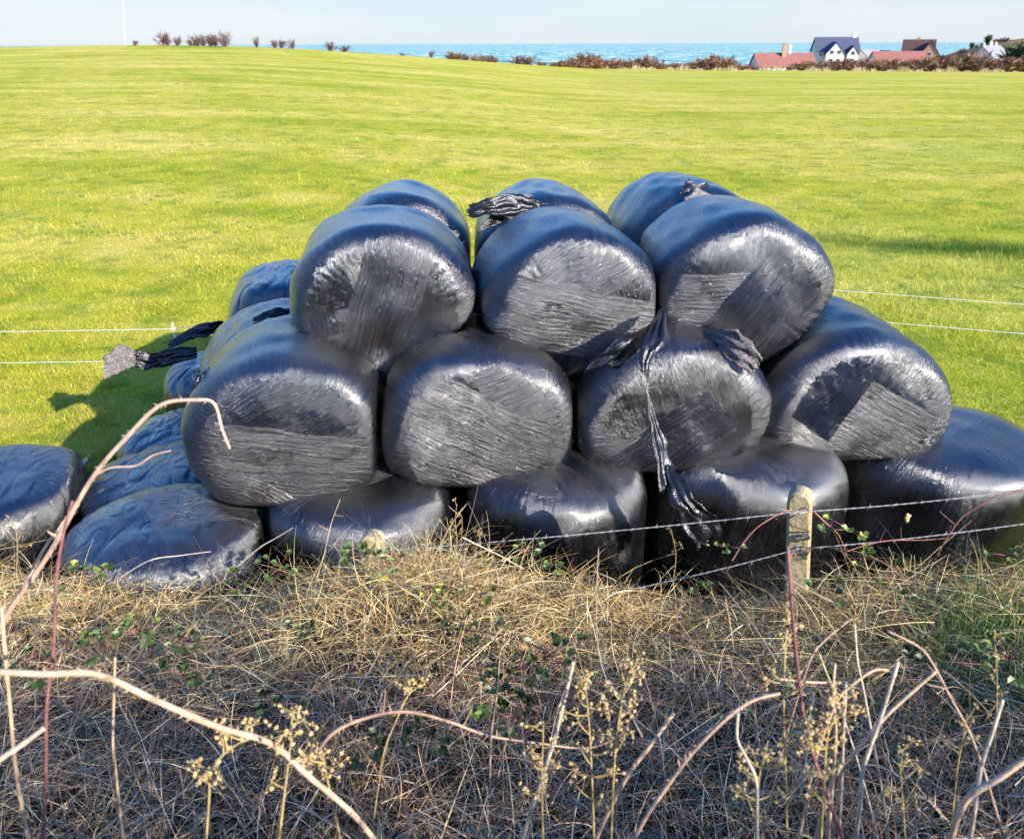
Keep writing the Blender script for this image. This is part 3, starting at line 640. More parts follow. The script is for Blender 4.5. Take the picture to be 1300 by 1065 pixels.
# ------------------------------------------------------------------ far hill on the right
def far_hill():
    X, Y = np.meshgrid(np.linspace(105, 420, 90), np.linspace(232, 470, 60))
    u = X/Y; px = 650+u*FPX/math.cos(PITCH)
    top = np.interp(px, [1120, 1180, 1220, 1260, 1290, 1330, 1600], [-8, -5, -.5, 3.0, 4.2, 5.5, 9])
    s = np.clip((Y-235)/75, 0, 1); s = s*s*(3-2*s); e = np.clip((470-Y)/90, 0, 1)
    Z = -12+(top+12)*s*e; wn = wavenoise(22, .06); Z = Z+wn(np.stack([X.ravel(), Y.ravel(), 0*X.ravel()], 1)).reshape(X.shape)*.5
    V = np.stack([X, Y, Z], -1).reshape(-1, 3); nr, nc = X.shape; i = (np.arange(nr-1)[:, None]*nc+np.arange(nc-1)).ravel()
    t = NT('scrubby_hill'); v = t.pos(); f = t.noise(v, .12, 5, .7)
    m = t.pbr(t.ramp(f, [(.35, (.07, .10, .03)), (.5, (.22, .14, .07)), (.65, (.34, .22, .12))]), .9, t.bump(t.noise(v, .5, 4), 1., .6), .1)
    tag(ob('hill', npmesh('hill', V, np.stack([i, i+1, i+nc+1, i+nc], 1), m, True)), kind='structure')
far_hill()
for i, (px, hp, ypx) in enumerate([(1205, 7, 76), (1215, 9, 72), (1222, 8, 68), (1233, 6, 62), (1240, 5, 61), (1247, 6, 59), (1254, 9, 56), (1262, 6, 55), (1268, 6, 54), (1276, 7, 53), (1225, 7, 74), (1238, 8, 70), (1280, 7, 64), (1268, 6, 66), (1256, 6, 64)]):
    me = green_m[0] if i in (6, 3) else scrub_m[i % 6]
    p = P(px, ypx, 312); o = ob('hill_bush', me); s = hp/FPX*312/2.5; o.scale = (s*1.1, s*1.1, s); o.location = p; o.rotation_euler.z = i
    tag(o, 'small dark wind-bent bush on the far right hill behind the hedge', 'bush', 'bushes dotted on the far hill')
# ------------------------------------------------------------------ thin mast on the left skyline
mb = MB(); a = P(158, 57, 150); b = P(154, -60, 150)
mb.tube([a-Vector((0, 0, 1)), a.lerp(b, .5), b], [.04, .035, .03], 6)
tag(mb.build('radio_mast', simple('pale_mast_paint', (.60, .52, .48), (.66, .58, .55), 2, .6), origin=tuple(a)), 'very thin pale mast rising out of the frame behind the hill crest', 'mast')
# ------------------------------------------------------------------ houses
def tile_mat(name, c1, c2):
    t = NT(name); v = t.obj(); x, y, z = t.sep(v)[:3]
    wv = t.n('ShaderNodeTexWave', bands_direction='Z'); t.set(wv.inputs['Vector'], v); wv.inputs['Scale'].default_value = 1.1
    f = t.noise(v, 1.5, 5, .7)
    return t.pbr(t.mix(t.ramp(f, [(.3, 0.), (.7, 1.)]), c1, c2), .75, t.bump(wv.outputs[1], .6, .05), .3)
REDT = tile_mat('red_roof_tiles', (.23, .08, .06), (.33, .15, .12)); SLATE = tile_mat('slate_roof', (.05, .06, .10), (.10, .11, .16))
DARKT = tile_mat('dark_brown_tiles', (.06, .035, .03), (.12, .06, .05)); GREYT = tile_mat('grey_roof_tiles', (.22, .22, .25), (.32, .31, .33))
WHITE = simple('white_render', (.56, .55, .53), (.64, .63, .61), 1, .8); BRICK = simple('brown_brick', (.30, .16, .11), (.42, .26, .19), 3, .85)
TERR = simple('chimney_brick', (.40, .18, .11), (.52, .28, .18), 3, .85); FRAME = simple('white_frame', (.8, .8, .8), (.75, .75, .75)); PALEW = simple('pale_wall', (.6, .55, .48), (.68, .63, .56), 1, .85)
tg = NT('window_glass'); GLASS = tg.pbr((.03, .04, .05), .06, None, .8)
def gable_block(root, cx, cy, w, dpt, z0, zw, zr, ridge_x, wall_m, roof_m, over=.35):
    """wall with gables + roof of two slabs; ridge along x if ridge_x"""
    m = MB()
    x0, x1, y0, y1 = cx-w/2, cx+w/2, cy-dpt/2, cy+dpt/2
    if ridge_x:
        V = [(x0, y0, z0), (x1, y0, z0), (x1, y1, z0), (x0, y1, z0), (x0, y0, zw), (x1, y0, zw), (x1, y1, zw), (x0, y1, zw), (x0, cy, zr), (x1, cy, zr)]
        F = [(0, 1, 5, 4), (1, 2, 6, 9, 5), (2, 3, 7, 6), (3, 0, 4, 8, 7), (4, 5, 9, 8), (6, 7, 8, 9)]
    else:
        V = [(x0, y0, z0), (x1, y0, z0), (x1, y1, z0), (x0, y1, z0), (x0, y0, zw), (x1, y0, zw), (x1, y1, zw), (x0, y1, zw), (cx, y0, zr), (cx, y1, zr)]
        F = [(0, 1, 5, 8, 4), (1, 2, 6, 5), (2, 3, 7, 9, 6), (3, 0, 4, 7), (5, 6, 9, 8), (7, 4, 8, 9)]
    m.add(V, F); m.build('wall', wall_m, root)
    r = MB(); th = .22
    for s in (-1, 1):
        if ridge_x:
            sl = (zr-zw)/(dpt/2); e = dpt/2+over; A = [(x0-over, cy, zr), (x1+over, cy, zr), (x1+over, cy+s*e, zr-sl*e), (x0-over, cy+s*e, zr-sl*e)]
        else:
            sl = (zr-zw)/(w/2); e = w/2+over; A = [(cx, y0-over, zr), (cx, y1+over, zr), (cx+s*e, y1+over, zr-sl*e), (cx+s*e, y0-over, zr-sl*e)]
        A = np.array(A)+[0, 0, .03]; Bv = A+[0, 0, th]
        F = [(0, 1, 2, 3), (7, 6, 5, 4), (0, 4, 5, 1), (1, 5, 6, 2), (2, 6, 7, 3), (3, 7, 4, 0)]
        r.add(np.concatenate([A, Bv]), F)
    return r.build('roof', roof_m, root)
def window(root, x, y, z, w, h):
    m = MB(); m.box((x, y-.05, z), (w, .12, h)); f = m.build('window', FRAME, root)
    g = MB(); 
    for s in (-1, 1): g.box((x+s*w*.235, y-.125, z), (w*.40, .04, h*.84))
    g.build('pane', GLASS, f)
def chimney(roof, x, y, z0, z1, mat, w=.9):
    m = MB(); m.box((x, y, (z0+z1)/2), (w, .6, z1-z0)); m.box((x, y, z1+.06), (w*1.15, .75, .14))
    for s in (-.22, .22): m.tube([(x+s, y, z1+.12), (x+s, y, z1+.5)], .12)
    m.build('chimney', mat, roof)
def house_at(px, d, ypx_base, rz=0):
    p = P(px, 90, d); return empty('house', (p.x, p.y, P(px, ypx_base, d).z), rz)
S = 222/FPX   # metres per photo pixel at the houses
h1 = house_at(992, 222, 93); tag(h1, 'low white bungalow with red tiled roof and orange chimney, leftmost of the houses', 'house')
r = gable_block(h1, 0, 0, 66*S, 8, 0, 8*S, 21*S, True, WHITE, REDT); chimney(r, -1*S, -1.2, 16*S, 31*S, TERR, 1.0); chimney(r, 7*S, 0, 21*S, 29*S, WHITE, .7)
for x in (-26, -16, -6, 10, 22): window(h1, x*S, -4, 5.0*S, 5*S, 4.4*S)
m = MB(); m.box((2*S, -4.06, 4*S), (1, .1, 2.1)); m.build('door', DARKT, h1)
h2 = house_at(1056, 235, 93, rad(-8)); S2 = 235/FPX
tag(h2, 'tall white two-storey house with dark slate roof and two front gables', 'house')
r = gable_block(h2, 0, 0, 46*S2, 8, 0, 24*S2, 38*S2, True, WHITE, SLATE); chimney(r, 20*S2, 0, 34*S2, 43*S2, WHITE, 1.0)
gable_block(h2, -5*S2, -4.2, 20*S2, 5, 0, 21*S2, 33*S2, False, WHITE, SLATE, .25); gable_block(h2, 15*S2, -4.0, 12*S2, 4, 0, 21*S2, 29*S2, False, WHITE, SLATE, .2)
for x, z in ((-9, 23), (-1, 23), (-9, 14), (-1, 14), ): window(h2, x*S2, -6.7, z*S2, 4*S2, 4.5*S2)
window(h2, 15*S2, -6.0, 22*S2, 4*S2, 4.5*S2); window(h2, 15*S2, -6.0, 14*S2, 4*S2, 4.5*S2); window(h2, -19*S2, -4, 20*S2, 3.2*S2, 4*S2)
h3 = house_at(1100, 238, 93, rad(25)); tag(h3, 'small grey-roofed house half hidden between the white house and the long red roof', 'house')
r = gable_block(h3, 0, 0, 26*S2, 7, 0, 15*S2, 25*S2, True, PALEW, GREYT); gable_block(h3, 9*S2, -3.4, 9*S2, 3, 0, 15*S2, 24*S2, False, WHITE, SLATE, .2)
window(h3, 9*S2, -4.9, 16*S2, 2.6*S2, 4*S2)
h4 = house_at(1137, 224, 93, rad(-4)); tag(h4, 'long low house with plain red roof in front of the brick house', 'house')
r = gable_block(h4, 0, 0, 58*S, 7, 0, 12*S, 23*S, True, PALEW, REDT)
for x in (-18, -6, 8): window(h4, x*S, -3.5, 7*S, 5*S, 4*S)
h5 = house_at(1166, 232, 93, rad(-24)); tag(h5, 'brown brick house with steep dark roof and tall gable, above the long red roof', 'house')
r = gable_block(h5, -1, 0, 34*S, 10, 0, 22*S, 37*S, True, BRICK, DARKT); gable_block(h5, 8*S, -4.5, 22*S, 5, 0, 20*S, 36*S, False, BRICK, DARKT, .3); chimney(r, -6*S, 0, 34*S, 39*S, TERR, .8)
window(h5, 8*S, -7, 22*S, 4*S, 4.5*S); window(h5, 8*S, -7, 13*S, 5*S, 4.5*S); window(h5, -10*S, -5, 17*S, 4*S, 4*S)
h6 = house_at(1252, 236, 93, rad(20)); tag(h6, 'white cottage with pale grey roof and white chimneys, among the tall hedge on the right', 'house')
r = gable_block(h6, 0, 0, 26*S2, 8, 0, 17*S2, 29*S2, True, WHITE, GREYT); chimney(r, -2*S2, 0, 26*S2, 33*S2, WHITE, .8); chimney(r, 6*S2, 0, 26*S2, 32*S2, WHITE, .8); chimney(r, -12.3*S2, 0, 22*S2, 31*S2, WHITE, .5)
window(h6, 3*S2, -4, 12*S2, 4*S2, 4*S2)
h7 = house_at(1296, 240, 93); tag(h7, 'pale house with orange roof peeping over the hedge at the right edge', 'house')
r = gable_block(h7, 0, 0, 14*S2, 7, 0, 16*S2, 25*S2, True, PALEW, REDT); window(h7, 0, -3.5, 18*S2, 3*S2, 3*S2)
# ------------------------------------------------------------------ electric fence behind the stack
FW = simple('white_fence_plastic', (.8, .8, .78), (.7, .7, .68), 20, .5)
ef = empty('electric_fence', tuple(P(224, 500, 8.6))); ef.location.z = 0
tag(ef, 'thin white electric fence on plastic posts running across the field behind the bales', 'fence')
po = [(-12.5, 8.7), tuple(P(224, 440, 8.6))[:2], (1.6, 10.95), (12, 8.0)]
hs = [(.86, .48)]*5
def fence_part(mb, name, mat, root, smooth=False):
    o = mb.build(name, mat, root, smooth); o.location = -Vector(root.location); return o
for i, (x, y) in enumerate(po):
    if True:
        g = gz(x, y); m = MB(); m.tube([(x, y, g-.1), (x, y, g+.93)], [.012, .009], 8)
        for z in (.48, .86): m.box((x, y-.014, g+z), (.03, .02, .025))
        m.box((x+.03, y, g+.10), (.06, .008, .012)); fence_part(m, 'post', FW, ef)
for z in (.86, .48):
    pts = []
    for i in range(len(po)-1):
        a = Vector((*po[i], gz(*po[i])+z)); b = Vector((*po[i+1], gz(*po[i+1])+z))
        for k in range(12):
            t = k/12; q = a.lerp(b, t); q.z -= .03*4*t*(1-t); pts.append(q-Vector((0, .025, 0)))
    pts.append(b); m = MB(); m.tube(pts, .0032, 5); fence_part(m, 'strand', FW, ef)
# ------------------------------------------------------------------ barbed wire fence with concrete posts
def conc():
    t = NT('lichen_concrete'); v = t.obj(); f = t.noise(v, 14., 6, .7); l = t.noise(v, 22., 5, .7)
    c = t.mix(t.ramp(f, [(.3, 0.), (.7, 1.)]), (.30, .23, .13), (.52, .43, .27))
    c = t.mix(t.ramp(l, [(.45, 0.), (.75, .7)]), c, (.48, .41, .15)); c = t.mix(t.ramp(t.noise(v, 30., 4, .7), [(.58, 0.), (.8, .6)]), c, (.62, .60, .52))
    return t.pbr(c, .9, t.bump(t.m('ADD', f, l), 1., .014), .2)
CONC = conc(); WIRE = simple('galvanised_wire', (.26, .25, .24), (.42, .40, .38), 40, .45)
bf = empty('barbed_wire_fence', (1.3, 3.1, 1.3)); tag(bf, 'barbed wire fence on low concrete posts in front of the black bales', 'fence')
def cpost(px, py, d, w, rz, bottom, label, lean=0.):
    top = P(px, py, d); m = MB(); V = []; F = []; prof = []
    hgt = top.z-bottom; n = 9; hw = w/2
    prof = [(-hw, 0), (hw, 0), (hw, hgt-hw*.9)]+[(hw*math.cos(a), hgt-hw*.9+hw*.9*math.sin(a)) for a in np.linspace(.25, math.pi-.25, n)]+[(-hw, hgt-hw*.9)]
    k = len(prof); dp = w*.85; bv = .012
    rings = [(-dp/2, -bv), (-dp/2+bv, 0), (dp/2-bv, 0), (dp/2, -bv)]
    for yv, ins in rings:
        for (x, z) in prof:
            sx = (hw+ins)/hw; V.append((x*sx, yv, z+(ins if z > hgt*.5 else 0)))
    for r0 in range(3):
        for j in range(k): F.append((r0*k+j, r0*k+(j+1) % k, (r0+1)*k+(j+1) % k, (r0+1)*k+j))
    F.append(tuple(range(k-1, -1, -1))); F.append(tuple(range(3*k, 4*k)))
    V = np.array(V); V[:, 0] += np.sin(V[:, 2]*9)*.003
    m.add(V, F); o = m.build('post', CONC, bf); o['label'] = label
    o.location = Vector((top.x, top.y, bottom))-Vector(bf.location); o.rotation_euler = (0, lean, rz); o.location.x -= hgt*math.sin(lean)
    return o
cpost(1017, 624, 3.12, .106, rad(-22), 1.1, 'bare weathered concrete post with rounded top', rad(-6))
cpost(472, 676, 3.40, .115, rad(-10), .9, 'lichen-covered concrete post sunk in the dry grass and leaves')
def barbed(pts, sag, seed):
    r = random.Random(seed); pts = [Vector(p) for p in pts]; out = []
    for i in range(len(pts)-1):
        for k in range(24):
            t = k/24; q = pts[i].lerp(pts[i+1], t); q.z -= sag*4*t*(1-t); out.append(q)
    out.append(pts[-1]); m = MB()
    # two twisted strands
    L = 0; acc = []; fine = catmull(out, 6)
    for s in (0, math.pi):
        pp = []; L = 0
        for i, q in enumerate(fine):
            if i: L += (q-fine[i-1]).length
            a = L/.035*math.pi+s; pp.append(q+Vector((0, math.cos(a), math.sin(a)))*.0015)
        m.tube(pp, .0017, 4)
    L = 0; nxt = .04
    for i in range(1, len(fine)):
        L += (fine[i]-fine[i-1]).length
        if L > nxt:
            nxt += .105; q = fine[i]; tdir = (fine[i]-fine[i-1]).normalized()
            m.tube([q-tdir*.006, q+tdir*.006], .0042, 5)
            for s in (-1, 1):
                v = Vector((tdir.x*.3*s+r.uniform(-.3, .3), r.uniform(-1, 1), r.uniform(.4, 1)*s)).normalized()*.017
                m.tube([q, q+v], [.0017, .0006], 4)
    fence_part(m, 'wire', WIRE, bf)
pr = P(1012, 650, 3.06)
barbed([P(472, 700, 3.36), pr, P(1300, 622, 2.95), P(1700, 585, 2.8)], .012, 1)
barbed([P(472, 830, 3.36), P(800, 748, 3.2), P(1012, 697, 3.07), P(1300, 665, 2.95), P(1700, 628, 2.8)], .01, 2)
m = MB(); m.tube([pr+Vector((-.05, .0, .0)), pr+Vector((0, -.012, .0)), pr+Vector((.055, .0, .002)), pr+Vector((.05, .1, 0))], .003, 5); fence_part(m, 'wire_tie', WIRE, bf)
# ------------------------------------------------------------------ wall and hedge added below the frame, unseen, to shade the bank
def wall():
    r = random.Random(3); m = MB()
    x = -9.
    while x < 9:
        w_ = r.uniform(.35, .6); top = 2.66+.035*x; z = 1.95
        while z < top-.06:
            h_ = min(r.uniform(.16, .24), top-z); m.box((x+w_/2, .12, z+h_/2), (w_-.015, .30+r.uniform(-.03, .03), h_-.012)); z += h_
        x += w_
    m.box((0, .12, 2.2), (18, .22, .5))
    tag(m.build('shade_wall', simple('shade_wall_stone', (.25, .23, .20), (.38, .35, .30), 6, .9, .8, .02)), 'added unseen stone wall that shades the near side of the bank', 'wall')
wall()
def add_shade_hedge():  # unseen twigs added above the wall, thinned to let sun flecks through
    r = np.random.default_rng(12); n = 10000; X = r.uniform(-8, 7.5, n); top = 3.30+.035*X+.05*np.sin(X*5)+.04*np.sin(X*13)
    P0 = np.stack([X, r.uniform(-.02, .26, n), 2.55+(top-2.75)*r.uniform(0, 1, n)**.8], 1); D = r.normal(size=(n, 3))*[1, .35, 1]; D[:, 2] = np.abs(D[:, 2])+.2; D /= np.linalg.norm(D, axis=1)[:, None]
    L = np.minimum(r.uniform(.08, .4, n), (top-P0[:, 2])/np.maximum(D[:, 2], .2)); pal = np.array([(.16, .10, .07), (.22, .15, .10), (.28, .20, .12)])
    V, F, C = ribbons(P0, D, L, r.uniform(.006, .014, n), r.uniform(0, .2, n), 3, pal[r.integers(0, 3, n)], r)
    tag(ob('shade_hedge', npmesh('shade_hedge', V, F, TWIG, False, C)), 'added unseen leafless hedge that dapples the light on the bank', 'hedge')
add_shade_hedge()
# ------------------------------------------------------------------ field grass blades
def field_blades():
    r = np.random.default_rng(21); n = 560000
    q = r.uniform(0, 1, n); a, b = 5.2, 70.
    e = -1.35; Y = (a**e+(b**e-a**e)*q)**(1/e)
    X = r.uniform(-1, 1, n)*(.86*Y*.95+1.2)
    keep = (((X+.1)/3.7)**2+((Y-6.0)/2.2)**2 > r.uniform(.75, 1.1, n)) & (Y > crest_Y(X)+1.2)
    X, Y = X[keep], Y[keep]; n = len(X)
    sc = (Y/9)**.62; pn = wavenoise(31, .5)(np.stack([X, Y, 0*X], 1))
    hgt = (.045+.02*np.clip(pn, -1, 1.6))*r.uniform(.5, 1.5, n)*sc**.75
    shade_streak = np.exp(-((Y-(16.2-.28*(X-8.8)))/1.0)**2)*np.clip((X-5)/2, 0, 1)  # blades also stand taller along the painted shade streak
    hgt *= 1+.9*shade_streak
    w = r.uniform(.004, .008, n)*sc*1.2; az = r.uniform(0, math.tau, n); lean = r.normal(0, .55, (n, 2))*hgt[:, None]
    Z = ground_z(X, Y)-.005; sx, sy = np.cos(az)*w/2, np.sin(az)*w/2
    V = np.stack([np.stack([X-sx, Y-sy, Z], 1), np.stack([X+sx, Y+sy, Z], 1), np.stack([X+lean[:, 0], Y+lean[:, 1], Z+hgt], 1)], 1).reshape(-1, 3)
    v = r.uniform(.5, 1.35, n)[:, None]*np.array([1, 1, 1.]); yel = r.uniform(0, 1, n)[:, None]
    v = np.where(yel > .9, v*[1.3, 1.1, 1.4], v); v = np.where(yel < .12, v*[.6, .9, .8], v)
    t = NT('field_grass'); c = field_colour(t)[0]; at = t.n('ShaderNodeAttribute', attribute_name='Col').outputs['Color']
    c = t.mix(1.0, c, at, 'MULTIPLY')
    d = t.n('ShaderNodeBsdfPrincipled'); t.set(d.inputs['Base Color'], c); d.inputs['Roughness'].default_value = .55; d.inputs['Specular IOR Level'].default_value = .25
    tr = t.n('ShaderNodeBsdfTranslucent'); t.set(tr.inputs[0], c); mx = t.n('ShaderNodeMixShader'); mx.inputs[0].default_value = .35
    t.t.links.new(d.outputs[0], mx.inputs[1]); t.t.links.new(tr.outputs[0], mx.inputs[2]); t.t.links.new(mx.outputs[0], t.out.inputs[0])
    me = npmesh('field_grass', V, np.arange(3*n).reshape(-1, 3), t.mat, False, np.repeat(v, 3, axis=0)*1.25)
    tag(ob('field_grass', me), 'short yellow-green pasture grass covering the field', 'grass', kind='stuff')
field_blades()
# ------------------------------------------------------------------ bank vegetation
STRAW = veg_mat('dry_stems', .15, .3, .5); LEAFM = veg_mat('green_leaves', .3, .5, .4)
def bank_grass():
    r = np.random.default_rng(77)
    pn = wavenoise(41, .7); pn2 = wavenoise(42, 1.6)
    def region(n, y0=.75, over=.22, xs=(-3.6, 3.4)):
        X = r.uniform(*xs, n); yc = crest_Y(X); Y = y0+(yc+over-y0)*r.uniform(0, 1, n)**.85
        return X, Y
    strawp = np.array([(.90, .66, .30), (.80, .52, .21), (.92, .76, .46), (.62, .36, .13), (.76, .58, .26)])
    brownp = np.array([(.76, .50, .27), (.62, .38, .20), (.86, .62, .37), (.46, .27, .15), (.92, .74, .50), (.66, .40, .25)])
    parts = []
    def emit(X, Y, Dv, L, W, bend, seg, droop, zoff, pal=None):
        n = len(X); Z = ground_z(X, Y)+zoff; P0 = np.stack([X, Y, Z], 1)
        k = np.clip((Y-(crest_Y(X)-1.0))/.55+.35*pn(P0*[1, 1, 0]), 0, 1)*np.clip(1.15-.18*np.maximum(X, 0), 0, 1)
        ca = strawp[r.integers(0, 5, n)]; cb = brownp[r.integers(0, 6, n)]
        c = ca*k[:, None]+cb*(1-k[:, None]) if pal is None else pal[r.integers(0, len(pal), n)]  # straw for the sunlit crest, browns for shade below, put into the colour
        c = np.minimum(c*(.26+1.12*r.uniform(0, 1, (n, 1))**1.15), .9); parts.append(ribbons(P0, Dv, L, W, bend, seg, c, r, droop))
    # upright drooping stems
    n = 20000; X, Y = region(n); D = r.normal(size=(n, 3))*.55; D[:, 2] = 1; D /= np.linalg.norm(D, axis=1)[:, None]
    tall = 1+.45*pn2(np.stack([X, Y, 0*X], 1)); cl = np.clip((Y-(crest_Y(X)-.55))/.5, 0, 1); tall *= (1-.35*cl)
    emit(X, Y, D, r.uniform(.10, .34, n)*np.clip(tall, .35, 1.6), r.uniform(.002, .0046, n), r.uniform(.1, .5, n), 6, r.uniform(.2, .8, n), -.02)
    # tussocks: blades fanning out of one root
    k = 1500; cx, cy = region(k, 1.0, .12); i = r.integers(0, k, 36000); n = len(i); o_ = r.normal(0, .022, (n, 2)); X, Y = cx[i]+o_[:, 0], cy[i]+o_[:, 1]
    D = np.stack([o_[:, 0]*22+r.normal(0, .2, n), o_[:, 1]*22-.15+r.normal(0, .2, n), np.ones(n)], 1); D /= np.linalg.norm(D, axis=1)[:, None]; hs_ = r.uniform(.35, 1., k)[i]
    emit(X, Y, D, r.uniform(.16, .38, n)*hs_, r.uniform(.0022, .0046, n), r.uniform(.05, .3, n), 7, r.uniform(.4, .95, n), -.02)
    # matted thatch
    n = 17000; X, Y = region(n); D = r.normal(size=(n, 3)); D[:, 2] = np.abs(D[:, 2])*.35; D /= np.linalg.norm(D, axis=1)[:, None]
    emit(X, Y, D, r.uniform(.08, .34, n), r.uniform(.002, .0044, n), r.uniform(.1, .6, n), 5, r.uniform(0, .4, n), r.uniform(-.02, .13, n))
    # jagged crest in front of the bales
    n = 9000; X = r.uniform(-3.6, 3.4, n); Y = crest_Y(X)+r.uniform(-.35, .28, n); D = r.normal(size=(n, 3))*.5; D[:, 2] = 1; D /= np.linalg.norm(D, axis=1)[:, None]
    cl2 = np.clip(.75+.5*pn2(np.stack([X, Y*0, 0*X], 1)*1.3), .25, 1.5)
    emit(X, Y, D, r.uniform(.10, .28, n)*cl2, r.uniform(.002, .0045, n), r.uniform(.1, .6, n), 6, r.uniform(.2, .8, n), .0)
    n = 2600; s_ = r.integers(0, 2, n); X = np.where(s_, 1.30, -.62)+r.normal(0, .16, n); Y = crest_Y(X)-r.uniform(.05, .22, n); D = r.normal(size=(n, 3))*.4; D[:, 2] = 1; D /= np.linalg.norm(D, axis=1)[:, None]
    emit(X, Y, D, r.uniform(.10, .24, n), r.uniform(.002, .0045, n), r.uniform(.1, .6, n), 6, r.uniform(.2, .8, n), .0)
    # long arching blades
    n = 3200; X, Y = region(n, 1.0, .1); D = r.normal(size=(n, 3))*.5; D[:, 2] = 1; D /= np.linalg.norm(D, axis=1)[:, None]
    emit(X, Y, D, r.uniform(.22, .48, n), r.uniform(.002, .004, n), r.uniform(.2, .6, n), 8, r.uniform(.5, 1.0, n), 0.)
    # tall pale dead stalks close to the lane
    n = 520; X = r.uniform(-1.8, 2.2, n); Y = r.uniform(.75, 1.9, n); D = r.normal(size=(n, 3))*.32; D[:, 2] = 1; D /= np.linalg.norm(D, axis=1)[:, None]
    emit(X, Y, D, r.uniform(.25, .62, n), r.uniform(.0025, .0045, n), r.uniform(.05, .3, n), 9, r.uniform(.05, .4, n), 0., brownp[[0, 2, 4]])
    # green blades low down and in the right corner
    gp = np.array([(.10, .20, .04), (.16, .28, .05), (.20, .30, .08)])
    n = 2600; X, Y = region(n, .9, -.2); D = r.normal(size=(n, 3))*.4; D[:, 2] = 1; D /= np.linalg.norm(D, axis=1)[:, None]
    emit(X, Y, D, r.uniform(.08, .2, n), r.uniform(.002, .004, n), r.uniform(.1, .4, n), 5, r.uniform(.1, .5, n), .02, gp)
    n = 3800; X = r.normal(2.05, .22, n); Y = r.normal(2.45, .28, n); D = r.normal(size=(n, 3))*.4; D[:, 2] = 1; D /= np.linalg.norm(D, axis=1)[:, None]
    emit(X, Y, D, r.uniform(.1, .28, n), r.uniform(.002, .0045, n), r.uniform(.1, .4, n), 5, r.uniform(.1, .6, n), .02, gp)
    V = np.concatenate([p[0] for p in parts]); C = np.concatenate([p[2] for p in parts]); o_ = 0; F = []
    for p in parts: F.append(p[1]+o_); o_ += len(p[0])
    tag(ob('dry_grass', npmesh('dry_grass', V, np.concatenate(F), STRAW, False, C)), 'tangled dry grass and dead stems covering the bank in front of the fence', 'grass', kind='stuff')
bank_grass()
CANE = {}
def cane_mat(key, c1, c2):
    if key not in CANE:
        t = NT(key); v = t.obj(); f = t.noise(v, 9., 4, .6); g = t.noise(v, 80., 3, .6)
        k_ = t.ramp(t.noise(v, 38., 5, .7), [(.50, 0.), (.66, 1.)]); c0 = t.mix(t.ramp(f, [(.35, 0.), (.65, 1.)]), c1, c2)
        CANE[key] = t.pbr(t.mix(t.m('MULTIPLY', k_, .6), c0, tuple(q*.35 for q in c1)), .55, t.bump(g, .9, .003), .35)
    return CANE[key]
TAN = cane_mat('tan_cane', (.52, .34, .20), (.66, .46, .30)); PINK = cane_mat('pinkish_cane', (.40, .26, .18), (.56, .38, .27))
PURP = cane_mat('purple_cane', (.20, .08, .08), (.33, .15, .13)); PALE = cane_mat('bleached_stalk', (.50, .40, .28), (.64, .53, .40)); DARK = cane_mat('dark_twig', (.10, .06, .05), (.18, .11, .09))
cn = 0
def cane(pts, r0, r1, mat, label, thorns=True, cat='bramble', name='bramble_cane', buds=0, forks=()):
    """pts = (px, py, distance) list in photo terms"""
    global cn; cn += 1; r = random.Random(cn)
    pts = list(pts); up_ = pts[0][1] > pts[-1][1]
    if pts[0][2] < 1.45 and up_ and 820 < pts[0][1] < 1120 and abs(pts[0][0]-pts[-1][0]) < 320 and pts[0][0] > 0:
        a_, b_ = pts[0], pts[1]; k_ = (1190-a_[1])/max(a_[1]-b_[1], 20); k2_ = min(k_, 1.2)
        ns_ = max(1, int((1190-a_[1])/70)); dxx = max(-.35, min(.35, (a_[0]-b_[0])/max(a_[1]-b_[1], 20)))
        pts = [(a_[0]+dxx*(1190-a_[1])*(1-q_/ns_)*(1.0-.3*(1-q_/ns_)), 1190+(a_[1]-1190)*q_/ns_, a_[2]-.02) for q_ in range(ns_)]+pts
    r0 *= .88; r1 *= .88
    raw = [P(*p) if not isinstance(p, Vector) else p for p in pts]
    W = [p+Vector((r.uniform(-1, 1), r.uniform(-1, 1), r.uniform(-1, 1)))*r0*1.0 if 0 < i < len(raw)-1 else p for i, p in enumerate(raw)]
    W = catmull(W, 9); n = len(W); m = MB(); rs = []
    for i in range(n):
        k = i/(n-1); q = r0+(r1-r0)*k
        if r.random() < .14: q *= 1.16
        rs.append(q)
    org = W[0].copy(); W = [p-org for p in W]
    m.tube(W, rs, 8)
    if thorns:
        L = 0
        for i in range(2, n-1):
            for _ in range(1):
                if r.random() < .55:
                    t = (W[i+1]-W[i-1]).normalized(); v = t.cross(Vector((r.uniform(-1, 1), r.uniform(-1, 1), r.uniform(-1, 1)))).normalized()
                    m.tube([W[i]+v*rs[i]*.6, W[i]+v*(rs[i]+.0025)-t*.001, W[i]+v*(rs[i]*1.1+.006)-t*.004], [rs[i]*.45, rs[i]*.22, .0002], 5)
    for b in range(buds):
        i = r.randrange(3, n-2); v = Vector((r.uniform(-1, 1), r.uniform(-.5, .5), r.uniform(.2, 1))).normalized()
        m.tube([W[i], W[i]+v*r0*2.2, W[i]+v*r0*3.4+Vector((0, 0, r0))], [rs[i]*.7, rs[i]*.5, rs[i]*.2], 6)
    for (at, dx, dz, ln) in forks:
        i = int(at*(n-1)); v = Vector((dx, r.uniform(-.3, .3), dz)).normalized()
        pth = [W[i], W[i]+v*ln*.4+Vector((0, 0, r.uniform(0, .01))), W[i]+v*ln+Vector((0, 0, ln*.25))]
        m.tube(catmull(pth, 4), list(np.linspace(rs[i]*.65, rs[i]*.3, 9)), 6)
    o = m.build(name, mat, None, True); o.location = org
    tag(o, label, cat); return o
